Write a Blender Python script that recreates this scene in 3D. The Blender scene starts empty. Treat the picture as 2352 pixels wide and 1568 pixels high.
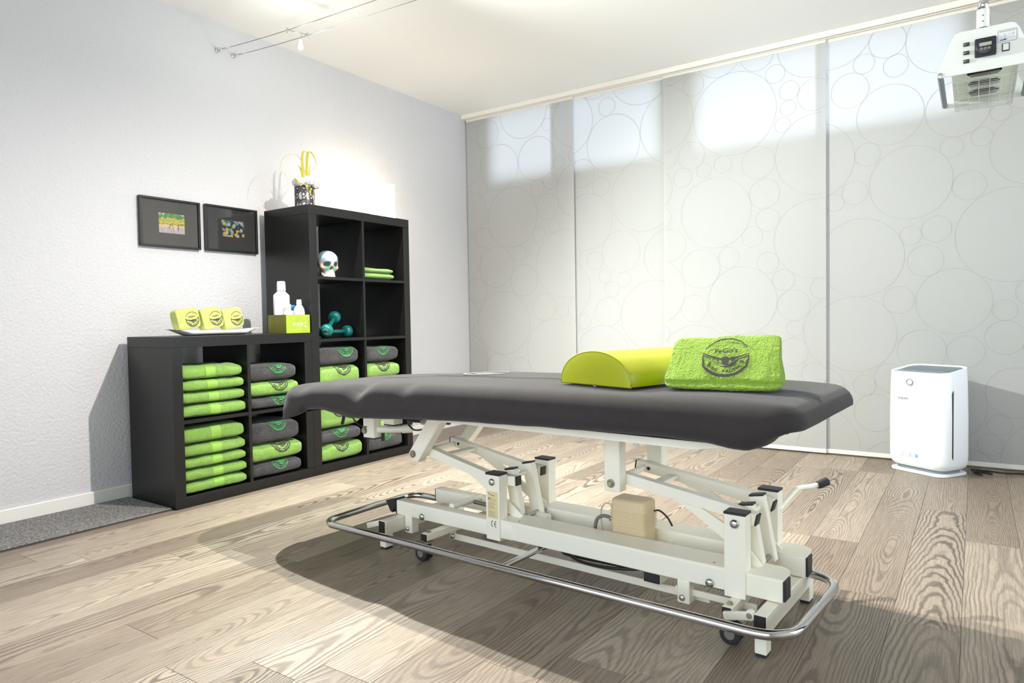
import bpy, bmesh, math, random
from mathutils import Vector, Matrix, noise
PI = math.pi
scene = bpy.context.scene
C = scene.collection

# ------------------------------------------------------------------ camera
YAW, PITCH, ROLL = 0.597681511, -0.0321441784, -0.016359015
CAM = Vector((3.00135508, -1.67575559, 0.843512157))
F_PX = 1565.5846
fwd = Vector((-math.sin(YAW) * math.cos(PITCH), math.cos(YAW) * math.cos(PITCH), math.sin(PITCH)))
rgt = fwd.cross(Vector((0, 0, 1))).normalized()
upv = rgt.cross(fwd)
r2 = rgt * math.cos(ROLL) + upv * math.sin(ROLL)
u2 = -rgt * math.sin(ROLL) + upv * math.cos(ROLL)
cam_data = bpy.data.cameras.new('camera')
cam_data.sensor_width = 36.0
cam_data.lens = F_PX * 36.0 / 2352.0
cam_data.clip_start = 0.05
cam = bpy.data.objects.new('camera', cam_data)
m = Matrix.Identity(4)
for i in range(3):
    m[i][0], m[i][1], m[i][2], m[i][3] = r2[i], u2[i], -fwd[i], CAM[i]
cam.matrix_world = m
C.objects.link(cam)
scene.camera = cam

# ------------------------------------------------------------------ world, exposure, large lights
world = bpy.data.worlds.new('daylight')
scene.world = world
world.use_nodes = True
bg = world.node_tree.nodes['Background']
bg.inputs['Color'].default_value = (0.78, 0.89, 1.0, 1)
bg.inputs['Strength'].default_value = 2.7
scene.view_settings.view_transform = 'Standard'
scene.view_settings.look = 'None'
scene.view_settings.exposure = 0.86
scene.view_settings.gamma = 1.0
scene.view_settings.use_curve_mapping = False
scene.cycles.use_denoising = True
scene.cycles.max_bounces = 10
scene.cycles.diffuse_bounces = 6
scene.cycles.transmission_bounces = 8
scene.cycles.transparent_max_bounces = 12
scene.cycles.sample_clamp_indirect = 6.0
scene.cycles.caustics_reflective = False
scene.cycles.caustics_refractive = False
BULB_STRENGTH = 300.0                       # visible glow of the bare capsule
SPOT_W = [260.0, 140.0]                     # beam of each halogen reflector
SPOT_COL = [(0.95, 1.0, 0.95), (1.0, 0.95, 0.88)]
SPOT_AIM = [(2.55, 1.35, 0.0), (0.95, 0.50, 0.0)]
SPOT_ANGLE = [138.0, 146.0]
SHELF_LAMP = 15.0

# ------------------------------------------------------------------ dimensions of the room
XL, XR, YB, YR, ZC = -0.44, 4.40, 2.80, -3.00, 2.495

def portal(name, loc, sx, sy, rot):
    l = bpy.data.lights.new(name, 'AREA')
    l.shape = 'RECTANGLE'; l.size = sx; l.size_y = sy; l.energy = 1.0
    l.cycles.is_portal = True
    o = bpy.data.objects.new(name, l); o.location = loc; o.rotation_euler = rot
    C.objects.link(o)
portal('daylight_portal', (0.51, YB + 0.10, 2.19), 1.5, 0.56, (-PI / 2, 0, 0))
portal('daylight_portal', (2.21, YB + 0.10, 2.19), 1.5, 0.56, (-PI / 2, 0, 0))
portal('daylight_portal', (XR + 0.11, 1.375, 1.175), 2.2, 2.0, (PI / 2, 0, PI / 2))
portal('daylight_portal', (2.05, YR - 0.19, 1.30), 4.4, 2.1, (PI / 2, 0, 0))

# ------------------------------------------------------------------ material helpers
def lin(c):
    return tuple(((v / 255.0) / 12.92 if v <= 10 else (((v / 255.0) + 0.055) / 1.055) ** 2.4) for v in c)

MATS = {}
def mat(name, rgb, rough=0.5, metal=0.0, spec=0.5, bump=None, var=None, coat=0.0, sheen=0.0, emit=None):
    """rgb: sRGB 0..255. bump=(scale, strength, distance, detail). var=(scale, amount)"""
    if name in MATS: return MATS[name]
    mt = bpy.data.materials.new(name); mt.use_nodes = True
    nt = mt.node_tree; N = nt.nodes; L = nt.links
    b = N['Principled BSDF']
    col = lin(rgb) + (1,)
    b.inputs['Base Color'].default_value = col
    b.inputs['Roughness'].default_value = rough
    b.inputs['Metallic'].default_value = metal
    b.inputs['Specular IOR Level'].default_value = spec
    b.inputs['Coat Weight'].default_value = coat
    b.inputs['Coat Roughness'].default_value = 0.15
    if sheen:
        b.inputs['Sheen Weight'].default_value = sheen
        b.inputs['Sheen Roughness'].default_value = 0.45
    tc = N.new('ShaderNodeTexCoord')
    if var:
        nz = N.new('ShaderNodeTexNoise'); nz.inputs['Scale'].default_value = var[0]; nz.inputs['Detail'].default_value = 4
        L.new(tc.outputs['Object'], nz.inputs['Vector'])
        mx = N.new('ShaderNodeMix'); mx.data_type = 'RGBA'; mx.blend_type = 'MULTIPLY'
        mx.inputs['Factor'].default_value = 1.0
        rp = N.new('ShaderNodeValToRGB')
        lo = 1 - var[1]
        rp.color_ramp.elements[0].color = (lo, lo, lo, 1); rp.color_ramp.elements[0].position = 0.3
        rp.color_ramp.elements[1].color = (1, 1, 1, 1); rp.color_ramp.elements[1].position = 0.7
        L.new(nz.outputs['Fac'], rp.inputs['Fac'])
        mx.inputs[6].default_value = col
        L.new(rp.outputs['Color'], mx.inputs[7])
        L.new(mx.outputs[2], b.inputs['Base Color'])
    if bump:
        nz = N.new('ShaderNodeTexNoise'); nz.inputs['Scale'].default_value = bump[0]
        nz.inputs['Detail'].default_value = bump[3] if len(bump) > 3 else 3
        L.new(tc.outputs['Object'], nz.inputs['Vector'])
        bp = N.new('ShaderNodeBump'); bp.inputs['Strength'].default_value = bump[1]; bp.inputs['Distance'].default_value = bump[2]
        L.new(nz.outputs['Fac'], bp.inputs['Height'])
        L.new(bp.outputs['Normal'], b.inputs['Normal'])
    if emit:
        b.inputs['Emission Color'].default_value = tuple(emit[0]) + (1,)
        b.inputs['Emission Strength'].default_value = emit[1]
    MATS[name] = mt
    return mt

def setup_materials():
    mat('wall_paint', (210, 210, 213), 0.9, spec=0.2, bump=(75, 0.8, 0.006, 5))
    mat('wall_plain', (222, 221, 218), 0.9, spec=0.2)
    mat('ceiling_paint', (240, 239, 236), 0.9, spec=0.2)
    mat('white_trim', (238, 236, 232), 0.45)
    mat('rail_white', (240, 236, 226), 0.4)
    mat('window_white', (235, 236, 238), 0.4)
    mat('black_brown', (17, 16, 15), 0.38, spec=0.45, var=(9, 0.2))
    mat('green_terry', (146, 194, 84), 0.95, spec=0.1, bump=(260, 1.0, 0.009, 3), var=(60, 0.16), sheen=0.35)
    mat('green_terry_big', (156, 192, 60), 0.95, spec=0.1, bump=(230, 1.0, 0.010, 3), var=(90, 0.18), sheen=0.3)
    mat('pale_terry', (212, 218, 128), 0.95, spec=0.1, bump=(280, 0.9, 0.006, 3), var=(40, 0.12), sheen=0.2)
    mat('green_band', (144, 188, 88), 0.8, spec=0.2)
    mat('grey_terry', (68, 67, 70), 0.95, spec=0.1, bump=(260, 1.0, 0.009, 3), var=(60, 0.25), sheen=0.35)
    mat('grey_cover', (60, 56, 55), 0.95, spec=0.08, bump=(500, 0.5, 0.002, 3), var=(14, 0.14), sheen=0.17)
    mat('print_dark', (72, 68, 70), 0.85, spec=0.1)
    mat('print_green', (72, 150, 86), 0.8, spec=0.1)
    mat('cream_steel', (246, 241, 224), 0.38, spec=0.5)
    mat('cap_black', (34, 33, 35), 0.5)
    mat('rubber', (40, 40, 40), 0.7)
    mat('chrome', (205, 205, 206), 0.12, metal=1.0)
    mat('steel', (170, 166, 160), 0.28, metal=1.0)
    mat('zinc', (176, 172, 150), 0.4, metal=1.0)
    mat('motor_beige', (214, 194, 156), 0.45)
    mat('hose_grey', (120, 118, 112), 0.6)
    mat('label_cream', (228, 212, 160), 0.5)
    mat('lime_vinyl', (166, 170, 6), 0.34, spec=0.5, coat=0.1, bump=(6, 0.15, 0.01, 2))
    mat('lime_piping', (160, 164, 4), 0.35)
    mat('white_plastic', (240, 243, 244), 0.28, spec=0.5)
    mat('grey_plastic', (122, 132, 138), 0.45)
    mat('slot_dark', (60, 62, 66), 0.5)
    mat('text_grey', (110, 118, 122), 0.4)
    mat('sticker_blue', (84, 176, 226), 0.5)
    mat('lamp_white', (226, 228, 220), 0.4)
    mat('lamp_bounce_mint', (214, 226, 210), 0.4)  # green light bounced off the floor is tinted into this colour
    mat('handle_grey', (112, 120, 130), 0.45)
    mat('switch_black', (32, 32, 38), 0.35)
    mat('display', (170, 170, 150), 0.25)
    mat('reflector_dark', (72, 68, 76), 0.35)
    mat('frame_black', (30, 29, 29), 0.3)
    mat('mat_board_reflect', (84, 81, 79), 0.8)  # board grey lightened to stand for reflections in the glass
    mat('mat_board_dark', (48, 47, 47), 0.8)
    mat('porcelain', (238, 236, 232), 0.2, spec=0.6)
    mat('gift_box_front', (156, 178, 52), 0.4, var=(22, 0.18))
    mat('bottle_white', (222, 222, 222), 0.3)
    mat('bottle_yellow', (240, 206, 40), 0.4)
    mat('bottle_blue', (40, 140, 206), 0.4)
    mat('bottle_peach', (240, 214, 196), 0.4)
    mat('vase_black', (52, 46, 52), 0.35)
    mat('vase_glass', (210, 204, 196), 0.1, spec=0.6)
    mat('leaf_yellow', (182, 174, 12), 0.6)
    mat('leaf_gold', (222, 176, 30), 0.6)
    mat('blade_thin', (196, 184, 120), 0.6)
    mat('flower_white', (216, 218, 226), 0.8, bump=(120, 0.8, 0.004, 3))
    mat('teal_vinyl', (16, 104, 100), 0.35, spec=0.5, coat=0.2)
    mat('ball_grey', (58, 56, 58), 0.8)
    mat('carpet_edge', (70, 69, 69), 0.95)
    mat('cable_black', (34, 32, 32), 0.5)
    mat('wire_steel', (150, 150, 150), 0.3, metal=1.0)
    # bulb materials
    for i in (0, 1):
        mat('halogen_glow_%d' % i, (255, 255, 255), 0.3, emit=(SPOT_COL[i], BULB_STRENGTH))
    mat('paper_lamp_glow', (255, 250, 240), 0.6, emit=((1.0, 0.86, 0.66), SHELF_LAMP))
setup_materials()

def m_floor():
    mt = bpy.data.materials.new('limed_oak'); mt.use_nodes = True
    nt = mt.node_tree; N = nt.nodes; L = nt.links
    b = N['Principled BSDF']
    tc = N.new('ShaderNodeTexCoord'); oi = N.new('ShaderNodeObjectInfo')
    def math_(op, a, bb=None, c=None):
        n = N.new('ShaderNodeMath'); n.operation = op
        for k, v in enumerate((a, bb, c)):
            if v is None: continue
            if isinstance(v, (int, float)): n.inputs[k].default_value = v
            else: L.new(v, n.inputs[k])
        return n.outputs[0]
    off = N.new('ShaderNodeVectorMath'); off.operation = 'SCALE'
    off.inputs[0].default_value = (13.0, 29.0, 7.0)
    L.new(math_('MULTIPLY', oi.outputs['Random'], 7.0), off.inputs['Scale'])
    add = N.new('ShaderNodeVectorMath'); add.operation = 'ADD'
    L.new(tc.outputs['Object'], add.inputs[0]); L.new(off.outputs[0], add.inputs[1])
    def noise_(sx, sy, scale, detail=2, rough=0.5, dist=0.0):
        mp = N.new('ShaderNodeMapping'); mp.inputs['Scale'].default_value = (sx, sy, 1)
        L.new(add.outputs[0], mp.inputs['Vector'])
        n = N.new('ShaderNodeTexNoise'); n.inputs['Scale'].default_value = scale
        n.inputs['Detail'].default_value = detail; n.inputs['Roughness'].default_value = rough
        n.inputs['Distortion'].default_value = dist
        L.new(mp.outputs[0], n.inputs['Vector'])
        return n.outputs['Fac']
    sep = N.new('ShaderNodeSeparateXYZ'); L.new(tc.outputs['Object'], sep.inputs[0])
    def fr(k): return math_('FRACT', math_('MULTIPLY', oi.outputs['Random'], k))
    # tangential cut through growth rings: distance to a pith line that wanders along the board
    x0 = math_('MULTIPLY', math_('SUBTRACT', fr(7.13), 0.5), 0.10)
    wob = noise_(0.01, 0.75, 1.0, 1.5, 0.5)
    hh = math_('ADD', math_('ADD', math_('MULTIPLY', fr(13.7), 0.05), math_('MULTIPLY', sep.outputs['Y'], math_('MULTIPLY', math_('SUBTRACT', fr(29.3), 0.5), 0.16))), math_('MULTIPLY', math_('SUBTRACT', wob, 0.42), 0.34))
    dx = math_('SUBTRACT', sep.outputs['X'], x0)
    dx = math_('ADD', dx, math_('MULTIPLY', math_('SUBTRACT', noise_(9, 1.6, 1.0, 2, 0.5), 0.5), 0.055))
    r_ = math_('SQRT', math_('ADD', math_('MULTIPLY', dx, dx), math_('MULTIPLY', hh, hh)))
    r_ = math_('ADD', r_, math_('MULTIPLY', noise_(34, 20, 1.0, 2, 0.55), 0.0055))
    ring = math_('FRACT', math_('MULTIPLY', r_, math_('ADD', 95.0, math_('MULTIPLY', fr(3.9), 60.0))))
    rp = N.new('ShaderNodeValToRGB')
    e = rp.color_ramp.elements
    e[0].position = 0.0; e[0].color = (0.55, 0.55, 0.55, 1)
    e[1].position = 1.0; e[1].color = (0.55, 0.55, 0.55, 1)
    e.new(0.10).color = (0.0, 0.0, 0.0, 1); e.new(0.30).color = (0.10, 0.10, 0.10, 1); e.new(0.48).color = (0.92, 0.92, 0.92, 1); e.new(0.90).color = (1, 1, 1, 1)
    L.new(ring, rp.inputs['Fac'])
    pores = noise_(260, 9, 1.0, 2, 0.6)
    rp2 = N.new('ShaderNodeValToRGB')
    rp2.color_ramp.elements[0].position = 0.40; rp2.color_ramp.elements[0].color = (0.55, 0.55, 0.55, 1)
    rp2.color_ramp.elements[1].position = 0.56; rp2.color_ramp.elements[1].color = (1, 1, 1, 1)
    L.new(pores, rp2.inputs['Fac'])
    strength = noise_(5, 0.8, 1.0, 2, 0.5)
    rp3 = N.new('ShaderNodeValToRGB')
    rp3.color_ramp.elements[0].position = 0.34; rp3.color_ramp.elements[0].color = (0.40, 0.40, 0.40, 1)
    rp3.color_ramp.elements[1].position = 0.58; rp3.color_ramp.elements[1].color = (1, 1, 1, 1)
    L.new(strength, rp3.inputs['Fac'])
    inv = math_('SUBTRACT', 1.0, rp.outputs['Color'])
    fac = math_('MULTIPLY', math_('MULTIPLY', inv, rp3.outputs['Color']), math_('ADD', 0.45, math_('MULTIPLY', fr(5.7), 0.55)))
    tone = N.new('ShaderNodeValToRGB')
    tone.color_ramp.elements[0].color = FLOOR_A + (1,)
    tone.color_ramp.elements[1].color = FLOOR_B + (1,)
    t2 = math_('ADD', math_('MULTIPLY', oi.outputs['Random'], 0.75), math_('MULTIPLY', noise_(3, 0.6, 1.0, 2), 0.3))
    L.new(t2, tone.inputs['Fac'])
    mul = N.new('ShaderNodeMix'); mul.data_type = 'RGBA'; mul.blend_type = 'MULTIPLY'; mul.inputs['Factor'].default_value = 0.55
    L.new(tone.outputs['Color'], mul.inputs[6]); L.new(rp2.outputs['Color'], mul.inputs[7])
    mx = N.new('ShaderNodeMix'); mx.data_type = 'RGBA'
    L.new(math_('MULTIPLY', fac, 0.95), mx.inputs['Factor'])
    L.new(mul.outputs[2], mx.inputs[6]); mx.inputs[7].default_value = FLOOR_G + (1,)
    L.new(mx.outputs[2], b.inputs['Base Color'])
    b.inputs['Roughness'].default_value = 0.42
    b.inputs['Specular IOR Level'].default_value = 0.4
    bp = N.new('ShaderNodeBump'); bp.inputs['Strength'].default_value = 0.25; bp.inputs['Distance'].default_value = 0.002
    L.new(rp.outputs['Color'], bp.inputs['Height']); L.new(bp.outputs['Normal'], b.inputs['Normal'])
    return mt
FLOOR_A, FLOOR_B, FLOOR_G = (0.37, 0.275, 0.20), (0.69, 0.575, 0.45), (0.075, 0.056, 0.045)
FLOOR_A, FLOOR_B = tuple(v * .60 for v in FLOOR_A), tuple(v * .70 for v in FLOOR_B)
MATS['oak'] = m_floor()

def m_blind():
    mt = bpy.data.materials.new('blind_fabric'); mt.use_nodes = True
    nt = mt.node_tree; N = nt.nodes; L = nt.links
    for n in list(N): N.remove(n)
    out = N.new('ShaderNodeOutputMaterial'); d = N.new('ShaderNodeBsdfDiffuse'); t = N.new('ShaderNodeBsdfTranslucent')
    d.inputs['Color'].default_value = lin((195, 194, 190)) + (1,); t.inputs['Color'].default_value = lin((236, 240, 246)) + (1,)
    mx = N.new('ShaderNodeMixShader'); mx.inputs[0].default_value = 0.26
    L.new(d.outputs[0], mx.inputs[1]); L.new(t.outputs[0], mx.inputs[2]); L.new(mx.outputs[0], out.inputs['Surface'])
    tc = N.new('ShaderNodeTexCoord')
    mp = N.new('ShaderNodeMapping'); mp.inputs['Scale'].default_value = (700, 1, 60)
    nz = N.new('ShaderNodeTexNoise'); nz.inputs['Scale'].default_value = 1.0; nz.inputs['Detail'].default_value = 2
    L.new(tc.outputs['Object'], mp.inputs['Vector']); L.new(mp.outputs[0], nz.inputs['Vector'])
    bp = N.new('ShaderNodeBump'); bp.inputs['Strength'].default_value = 0.12; bp.inputs['Distance'].default_value = 0.002
    L.new(nz.outputs['Fac'], bp.inputs['Height']); L.new(bp.outputs['Normal'], d.inputs['Normal'])
    return mt
MATS['blind'] = m_blind()
mat('blind_print', (181, 179, 174), 0.9, spec=0.1)

def m_glass(name, tint=(1, 1, 1), refl=0.06):
    mt = bpy.data.materials.new(name); mt.use_nodes = True
    nt = mt.node_tree; N = nt.nodes; L = nt.links
    for n in list(N): N.remove(n)
    out = N.new('ShaderNodeOutputMaterial'); t = N.new('ShaderNodeBsdfTransparent'); g = N.new('ShaderNodeBsdfGlossy')
    t.inputs['Color'].default_value = tuple(tint) + (1,); g.inputs['Roughness'].default_value = 0.02
    fr = N.new('ShaderNodeFresnel'); fr.inputs['IOR'].default_value = 1.45
    mx = N.new('ShaderNodeMixShader')
    L.new(fr.outputs[0], mx.inputs[0]); L.new(t.outputs[0], mx.inputs[1]); L.new(g.outputs[0], mx.inputs[2])
    L.new(mx.outputs[0], out.inputs['Surface'])
    return mt
MATS['glass'] = m_glass('clear_glass')

def m_carpet():
    mt = mat('carpet_grey', (128, 126, 124), 0.98, spec=0.05)
    N = mt.node_tree.nodes; L = mt.node_tree.links; b = N['Principled BSDF']
    tc = N.new('ShaderNodeTexCoord'); nz = N.new('ShaderNodeTexNoise'); nz.inputs['Scale'].default_value = 150; nz.inputs['Detail'].default_value = 4
    L.new(tc.outputs['Object'], nz.inputs['Vector'])
    rp = N.new('ShaderNodeValToRGB'); rp.color_ramp.elements[0].position = .35; rp.color_ramp.elements[1].position = .68
    rp.color_ramp.elements[0].color = lin((92, 90, 90)) + (1,); rp.color_ramp.elements[1].color = lin((158, 156, 153)) + (1,)
    L.new(nz.outputs['Fac'], rp.inputs['Fac']); L.new(rp.outputs['Color'], b.inputs['Base Color'])
    bp = N.new('ShaderNodeBump'); bp.inputs['Strength'].default_value = .8; bp.inputs['Distance'].default_value = .003
    L.new(nz.outputs['Fac'], bp.inputs['Height']); L.new(bp.outputs['Normal'], b.inputs['Normal'])
m_carpet()

def m_postcard(name, kind):
    """generic abstract print: hills and trees / circles on dark"""
    mt = bpy.data.materials.new(name); mt.use_nodes = True
    N = mt.node_tree.nodes; L = mt.node_tree.links; b = N['Principled BSDF']; b.inputs['Roughness'].default_value = .6
    tc = N.new('ShaderNodeTexCoord'); sep = N.new('ShaderNodeSeparateXYZ'); L.new(tc.outputs['Object'], sep.inputs[0])
    if kind == 0:
        nz = N.new('ShaderNodeTexNoise'); nz.inputs['Scale'].default_value = 38; nz.inputs['Detail'].default_value = 3
        L.new(tc.outputs['Object'], nz.inputs['Vector'])
        a = N.new('ShaderNodeMath'); a.operation = 'MULTIPLY_ADD'; a.inputs[1].default_value = 10.0; a.inputs[2].default_value = 0.22
        L.new(sep.outputs['Z'], a.inputs[0])
        s = N.new('ShaderNodeMath'); s.operation = 'MULTIPLY_ADD'; s.inputs[1].default_value = 0.55
        L.new(nz.outputs['Fac'], s.inputs[0]); L.new(a.outputs[0], s.inputs[2])
        rp = N.new('ShaderNodeValToRGB'); rp.color_ramp.interpolation = 'CONSTANT'
        e = rp.color_ramp.elements
        e[0].position = 0; e[0].color = lin((190, 184, 190)) + (1,); e[1].position = .26; e[1].color = lin((236, 196, 140)) + (1,)
        for p, c in ((.40, (150, 160, 70)), (.5, (228, 196, 70)), (.6, (164, 184, 70)), (.7, (222, 190, 66)), (.78, (84, 150, 80)), (.95, (120, 168, 90)), (1.0, (200, 200, 206))):
            e.new(p).color = lin(c) + (1,)
        L.new(s.outputs[0], rp.inputs['Fac']); col = rp.outputs['Color']
        wv = N.new('ShaderNodeTexNoise'); wv.inputs['Scale'].default_value = 1; wv.inputs['Detail'].default_value = 1
        mp = N.new('ShaderNodeMapping'); mp.inputs['Scale'].default_value = (1, 160, 26); L.new(tc.outputs['Object'], mp.inputs['Vector']); L.new(mp.outputs[0], wv.inputs['Vector'])
        rq = N.new('ShaderNodeValToRGB'); rq.color_ramp.elements[0].position = .34; rq.color_ramp.elements[0].color = (.25, .2, .3, 1); rq.color_ramp.elements[1].position = .42; rq.color_ramp.elements[1].color = (1, 1, 1, 1)
        L.new(wv.outputs['Fac'], rq.inputs['Fac'])
    else:
        v = N.new('ShaderNodeTexVoronoi'); v.inputs['Scale'].default_value = 62; L.new(tc.outputs['Object'], v.inputs['Vector'])
        rp = N.new('ShaderNodeValToRGB'); rp.color_ramp.interpolation = 'CONSTANT'
        e = rp.color_ramp.elements
        e[0].position = 0; e[0].color = lin((60, 150, 140)) + (1,); e[1].position = .16; e[1].color = lin((26, 26, 30)) + (1,)
        for p, c in ((.5, (214, 180, 60)), (.62, (178, 196, 190)), (.8, (150, 150, 170))): e.new(p).color = lin(c) + (1,)
        sx = N.new('ShaderNodeSeparateColor'); L.new(v.outputs['Color'], sx.inputs[0]); L.new(sx.outputs[0], rp.inputs['Fac']); col = rp.outputs['Color']
        rq = N.new('ShaderNodeValToRGB'); rq.color_ramp.interpolation = 'CONSTANT'
        q = rq.color_ramp.elements; q[0].position = 0; q[0].color = (.1, .1, .12, 1); q[1].position = .12; q[1].color = (1, 1, 1, 1)
        q.new(.3).color = (.12, .12, .14, 1); q.new(.38).color = (.9, .9, .9, 1); q.new(.58).color = (.05, .05, .06, 1)
        L.new(v.outputs['Distance'], rq.inputs['Fac'])
    mx = N.new('ShaderNodeMix'); mx.data_type = 'RGBA'; mx.blend_type = 'MULTIPLY'; mx.inputs['Factor'].default_value = .8
    L.new(col, mx.inputs[6]); L.new(rq.outputs['Color'], mx.inputs[7]); L.new(mx.outputs[2], b.inputs['Base Color'])
    return mt
MATS['card0'] = m_postcard('postcard_hills', 0)
MATS['card1'] = m_postcard('postcard_circles', 1)

def m_skull():
    """painted anatomical model: blue-grey vault, green cheekbones, bone-coloured jaw"""
    mt = mat('skull_paint', (200, 190, 176), 0.35)
    N = mt.node_tree.nodes; L = mt.node_tree.links; b = N['Principled BSDF']
    at = N.new('ShaderNodeVertexColor'); at.layer_name = 'paint'
    L.new(at.outputs['Color'], b.inputs['Base Color'])
m_skull()

# ------------------------------------------------------------------ mesh helpers
def obj(name, bm, m, parent=None, smooth=False, loc=None, rot=None, autosmooth=None):
    me = bpy.data.meshes.new(name)
    bmesh.ops.recalc_face_normals(bm, faces=bm.faces)
    bm.to_mesh(me); bm.free()
    if m is not None: me.materials.append(MATS[m] if isinstance(m, str) else m)
    if smooth:
        for p in me.polygons: p.use_smooth = True
        if autosmooth is not None: me.set_sharp_from_angle(angle=math.radians(autosmooth))
    o = bpy.data.objects.new(name, me); C.objects.link(o)
    if loc is not None: o.location = loc
    if rot is not None: o.rotation_euler = rot
    if parent is not None: o.parent = parent
    return o
def thing(name, label, cat, loc=(0, 0, 0), rotz=0.0, group=None):
    o = bpy.data.objects.new(name, None); C.objects.link(o)
    o.empty_display_size = 0.05
    o.location = loc; o.rotation_euler = (0, 0, rotz); o['label'] = label; o['category'] = cat
    if group: o['group'] = group
    return o
def tag(o, label, cat, group=None):
    o['label'] = label; o['category'] = cat
    if group: o['group'] = group
    return o
def struct(name, bm, m, label=None, cat=None, parent=None):
    o = obj(name, bm, m, parent)
    if parent is None:
        o['kind'] = 'structure'
        o['label'] = label or name.replace('_', ' '); o['category'] = cat or name.split('_')[0]
    return o
def NB(): return bmesh.new()
def box(bm, x0, x1, y0, y1, z0, z1, bev=0.0, seg=2):
    r = bmesh.ops.create_cube(bm, size=1.0)
    vs = r['verts']
    for v in vs:
        v.co = Vector(((x0 + x1) / 2 + v.co.x * (x1 - x0), (y0 + y1) / 2 + v.co.y * (y1 - y0), (z0 + z1) / 2 + v.co.z * (z1 - z0)))
    if bev > 0:
        es = list({e for v in vs for e in v.link_edges})
        bmesh.ops.bevel(bm, geom=es, offset=bev, segments=seg, affect='EDGES', profile=0.5)
    return bm
def B(x0, x1, y0, y1, z0, z1, bev=0.0, seg=2): return box(NB(), x0, x1, y0, y1, z0, z1, bev, seg)
def prism(bm, pts, axis, a, b, bev=0.0):
    """extrude polygon pts (2D) along axis from a to b. axis 'x': pts=(y,z); 'y': (x,z); 'z': (x,y)"""
    def P(p, t):
        return {'x': (t, p[0], p[1]), 'y': (p[0], t, p[1]), 'z': (p[0], p[1], t)}[axis]
    v0 = [bm.verts.new(P(p, a)) for p in pts]; v1 = [bm.verts.new(P(p, b)) for p in pts]
    n = len(pts); fs = [bm.faces.new(v0), bm.faces.new(v1[::-1])]
    for i in range(n): fs.append(bm.faces.new((v0[i], v1[i], v1[(i + 1) % n], v0[(i + 1) % n])))
    if bev > 0:
        es = list({e for f in fs for e in f.edges})
        bmesh.ops.bevel(bm, geom=es, offset=bev, segments=2, affect='EDGES')
    return bm
def bar(bm, p0, p1, w, h, axis_side=Vector((0, 1, 0)), bev=0.0015):
    """rectangular tube from p0 to p1; w along axis_side, h across"""
    p0, p1 = Vector(p0), Vector(p1); d = (p1 - p0).normalized()
    s = (axis_side - d * axis_side.dot(d)).normalized(); u = d.cross(s)
    vs = []
    for p in (p0, p1):
        for a, b_ in ((-1, -1), (1, -1), (1, 1), (-1, 1)):
            vs.append(bm.verts.new(p + s * (a * w / 2) + u * (b_ * h / 2)))
    fs = [bm.faces.new(vs[0:4][::-1]), bm.faces.new(vs[4:8])]
    for i in range(4): fs.append(bm.faces.new((vs[i], vs[(i + 1) % 4], vs[4 + (i + 1) % 4], vs[4 + i])))
    if bev > 0:
        bmesh.ops.bevel(bm, geom=list({e for f in fs for e in f.edges}), offset=bev, segments=2, affect='EDGES')
    return bm
def tube(bm, pts, r, n=10, closed=False, caps=True):
    pts = [Vector(p) for p in pts]; rings = []; k = len(pts)
    prev = None
    for i, p in enumerate(pts):
        if closed: d = (pts[(i + 1) % k] - pts[i - 1])
        else: d = (pts[min(i + 1, k - 1)] - pts[max(i - 1, 0)])
        d.normalize()
        if prev is None:
            a = Vector((0, 0, 1)) if abs(d.z) < 0.9 else Vector((1, 0, 0))
            s = d.cross(a).normalized()
        else:
            s = (prev - d * prev.dot(d)).normalized()
        prev = s; u = d.cross(s)
        rr = r[i] if isinstance(r, (list, tuple)) else r
        rings.append([bm.verts.new(p + (s * math.cos(2 * PI * j / n) + u * math.sin(2 * PI * j / n)) * rr) for j in range(n)])
    for i in range(k if closed else k - 1):
        A, Bq = rings[i], rings[(i + 1) % k]
        for j in range(n): bm.faces.new((A[j], A[(j + 1) % n], Bq[(j + 1) % n], Bq[j]))
    if caps and not closed:
        bm.faces.new(rings[0][::-1]); bm.faces.new(rings[-1])
    return bm
def lathe(bm, prof, c=(0, 0, 0), n=24, axis='z', a0=0.0, sx=1.0, sy=1.0):
    """prof: list of (r, h)."""
    c = Vector(c); rings = []
    def P(r, h, t):
        x, y = r * math.cos(t) * sx, r * math.sin(t) * sy
        return {'z': Vector((x, y, h)), 'y': Vector((x, h, y)), 'x': Vector((h, x, y))}[axis] + c
    for r, h in prof:
        if r <= 1e-6: rings.append([bm.verts.new(P(0, h, 0))])
        else: rings.append([bm.verts.new(P(r, h, a0 + 2 * PI * j / n)) for j in range(n)])
    for A, Bq in zip(rings, rings[1:]):
        for j in range(n):
            if len(A) == 1 and len(Bq) == 1: break
            if len(A) == 1: bm.faces.new((A[0], Bq[j], Bq[(j + 1) % n]))
            elif len(Bq) == 1: bm.faces.new((A[j], A[(j + 1) % n], Bq[0]))
            else: bm.faces.new((A[j], A[(j + 1) % n], Bq[(j + 1) % n], Bq[j]))
    if len(rings[0]) > 1: bm.faces.new(rings[0][::-1])
    if len(rings[-1]) > 1: bm.faces.new(rings[-1])
    return bm
def arc_path(corners, r, seg=6):
    """round the corners of a closed planar polygon (3D points)"""
    out = []; n = len(corners)
    for i in range(n):
        p = Vector(corners[i]); a = (Vector(corners[i - 1]) - p); b_ = (Vector(corners[(i + 1) % n]) - p)
        rr = r[i] if isinstance(r, (list, tuple)) else r
        a.normalize(); b_.normalize()
        for k in range(seg + 1):
            t = k / seg
            out.append(p + a * rr * (1 - t) ** 2 + b_ * rr * t ** 2)
    return out
def interp(tab, x):
    if x <= tab[0][0]: return tab[0][1]
    for (a, va), (b_, vb) in zip(tab, tab[1:]):
        if x <= b_:
            t = (x - a) / (b_ - a); t = t * t * (3 - 2 * t) if False else t
            return va + (vb - va) * t
    return tab[-1][1]

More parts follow.
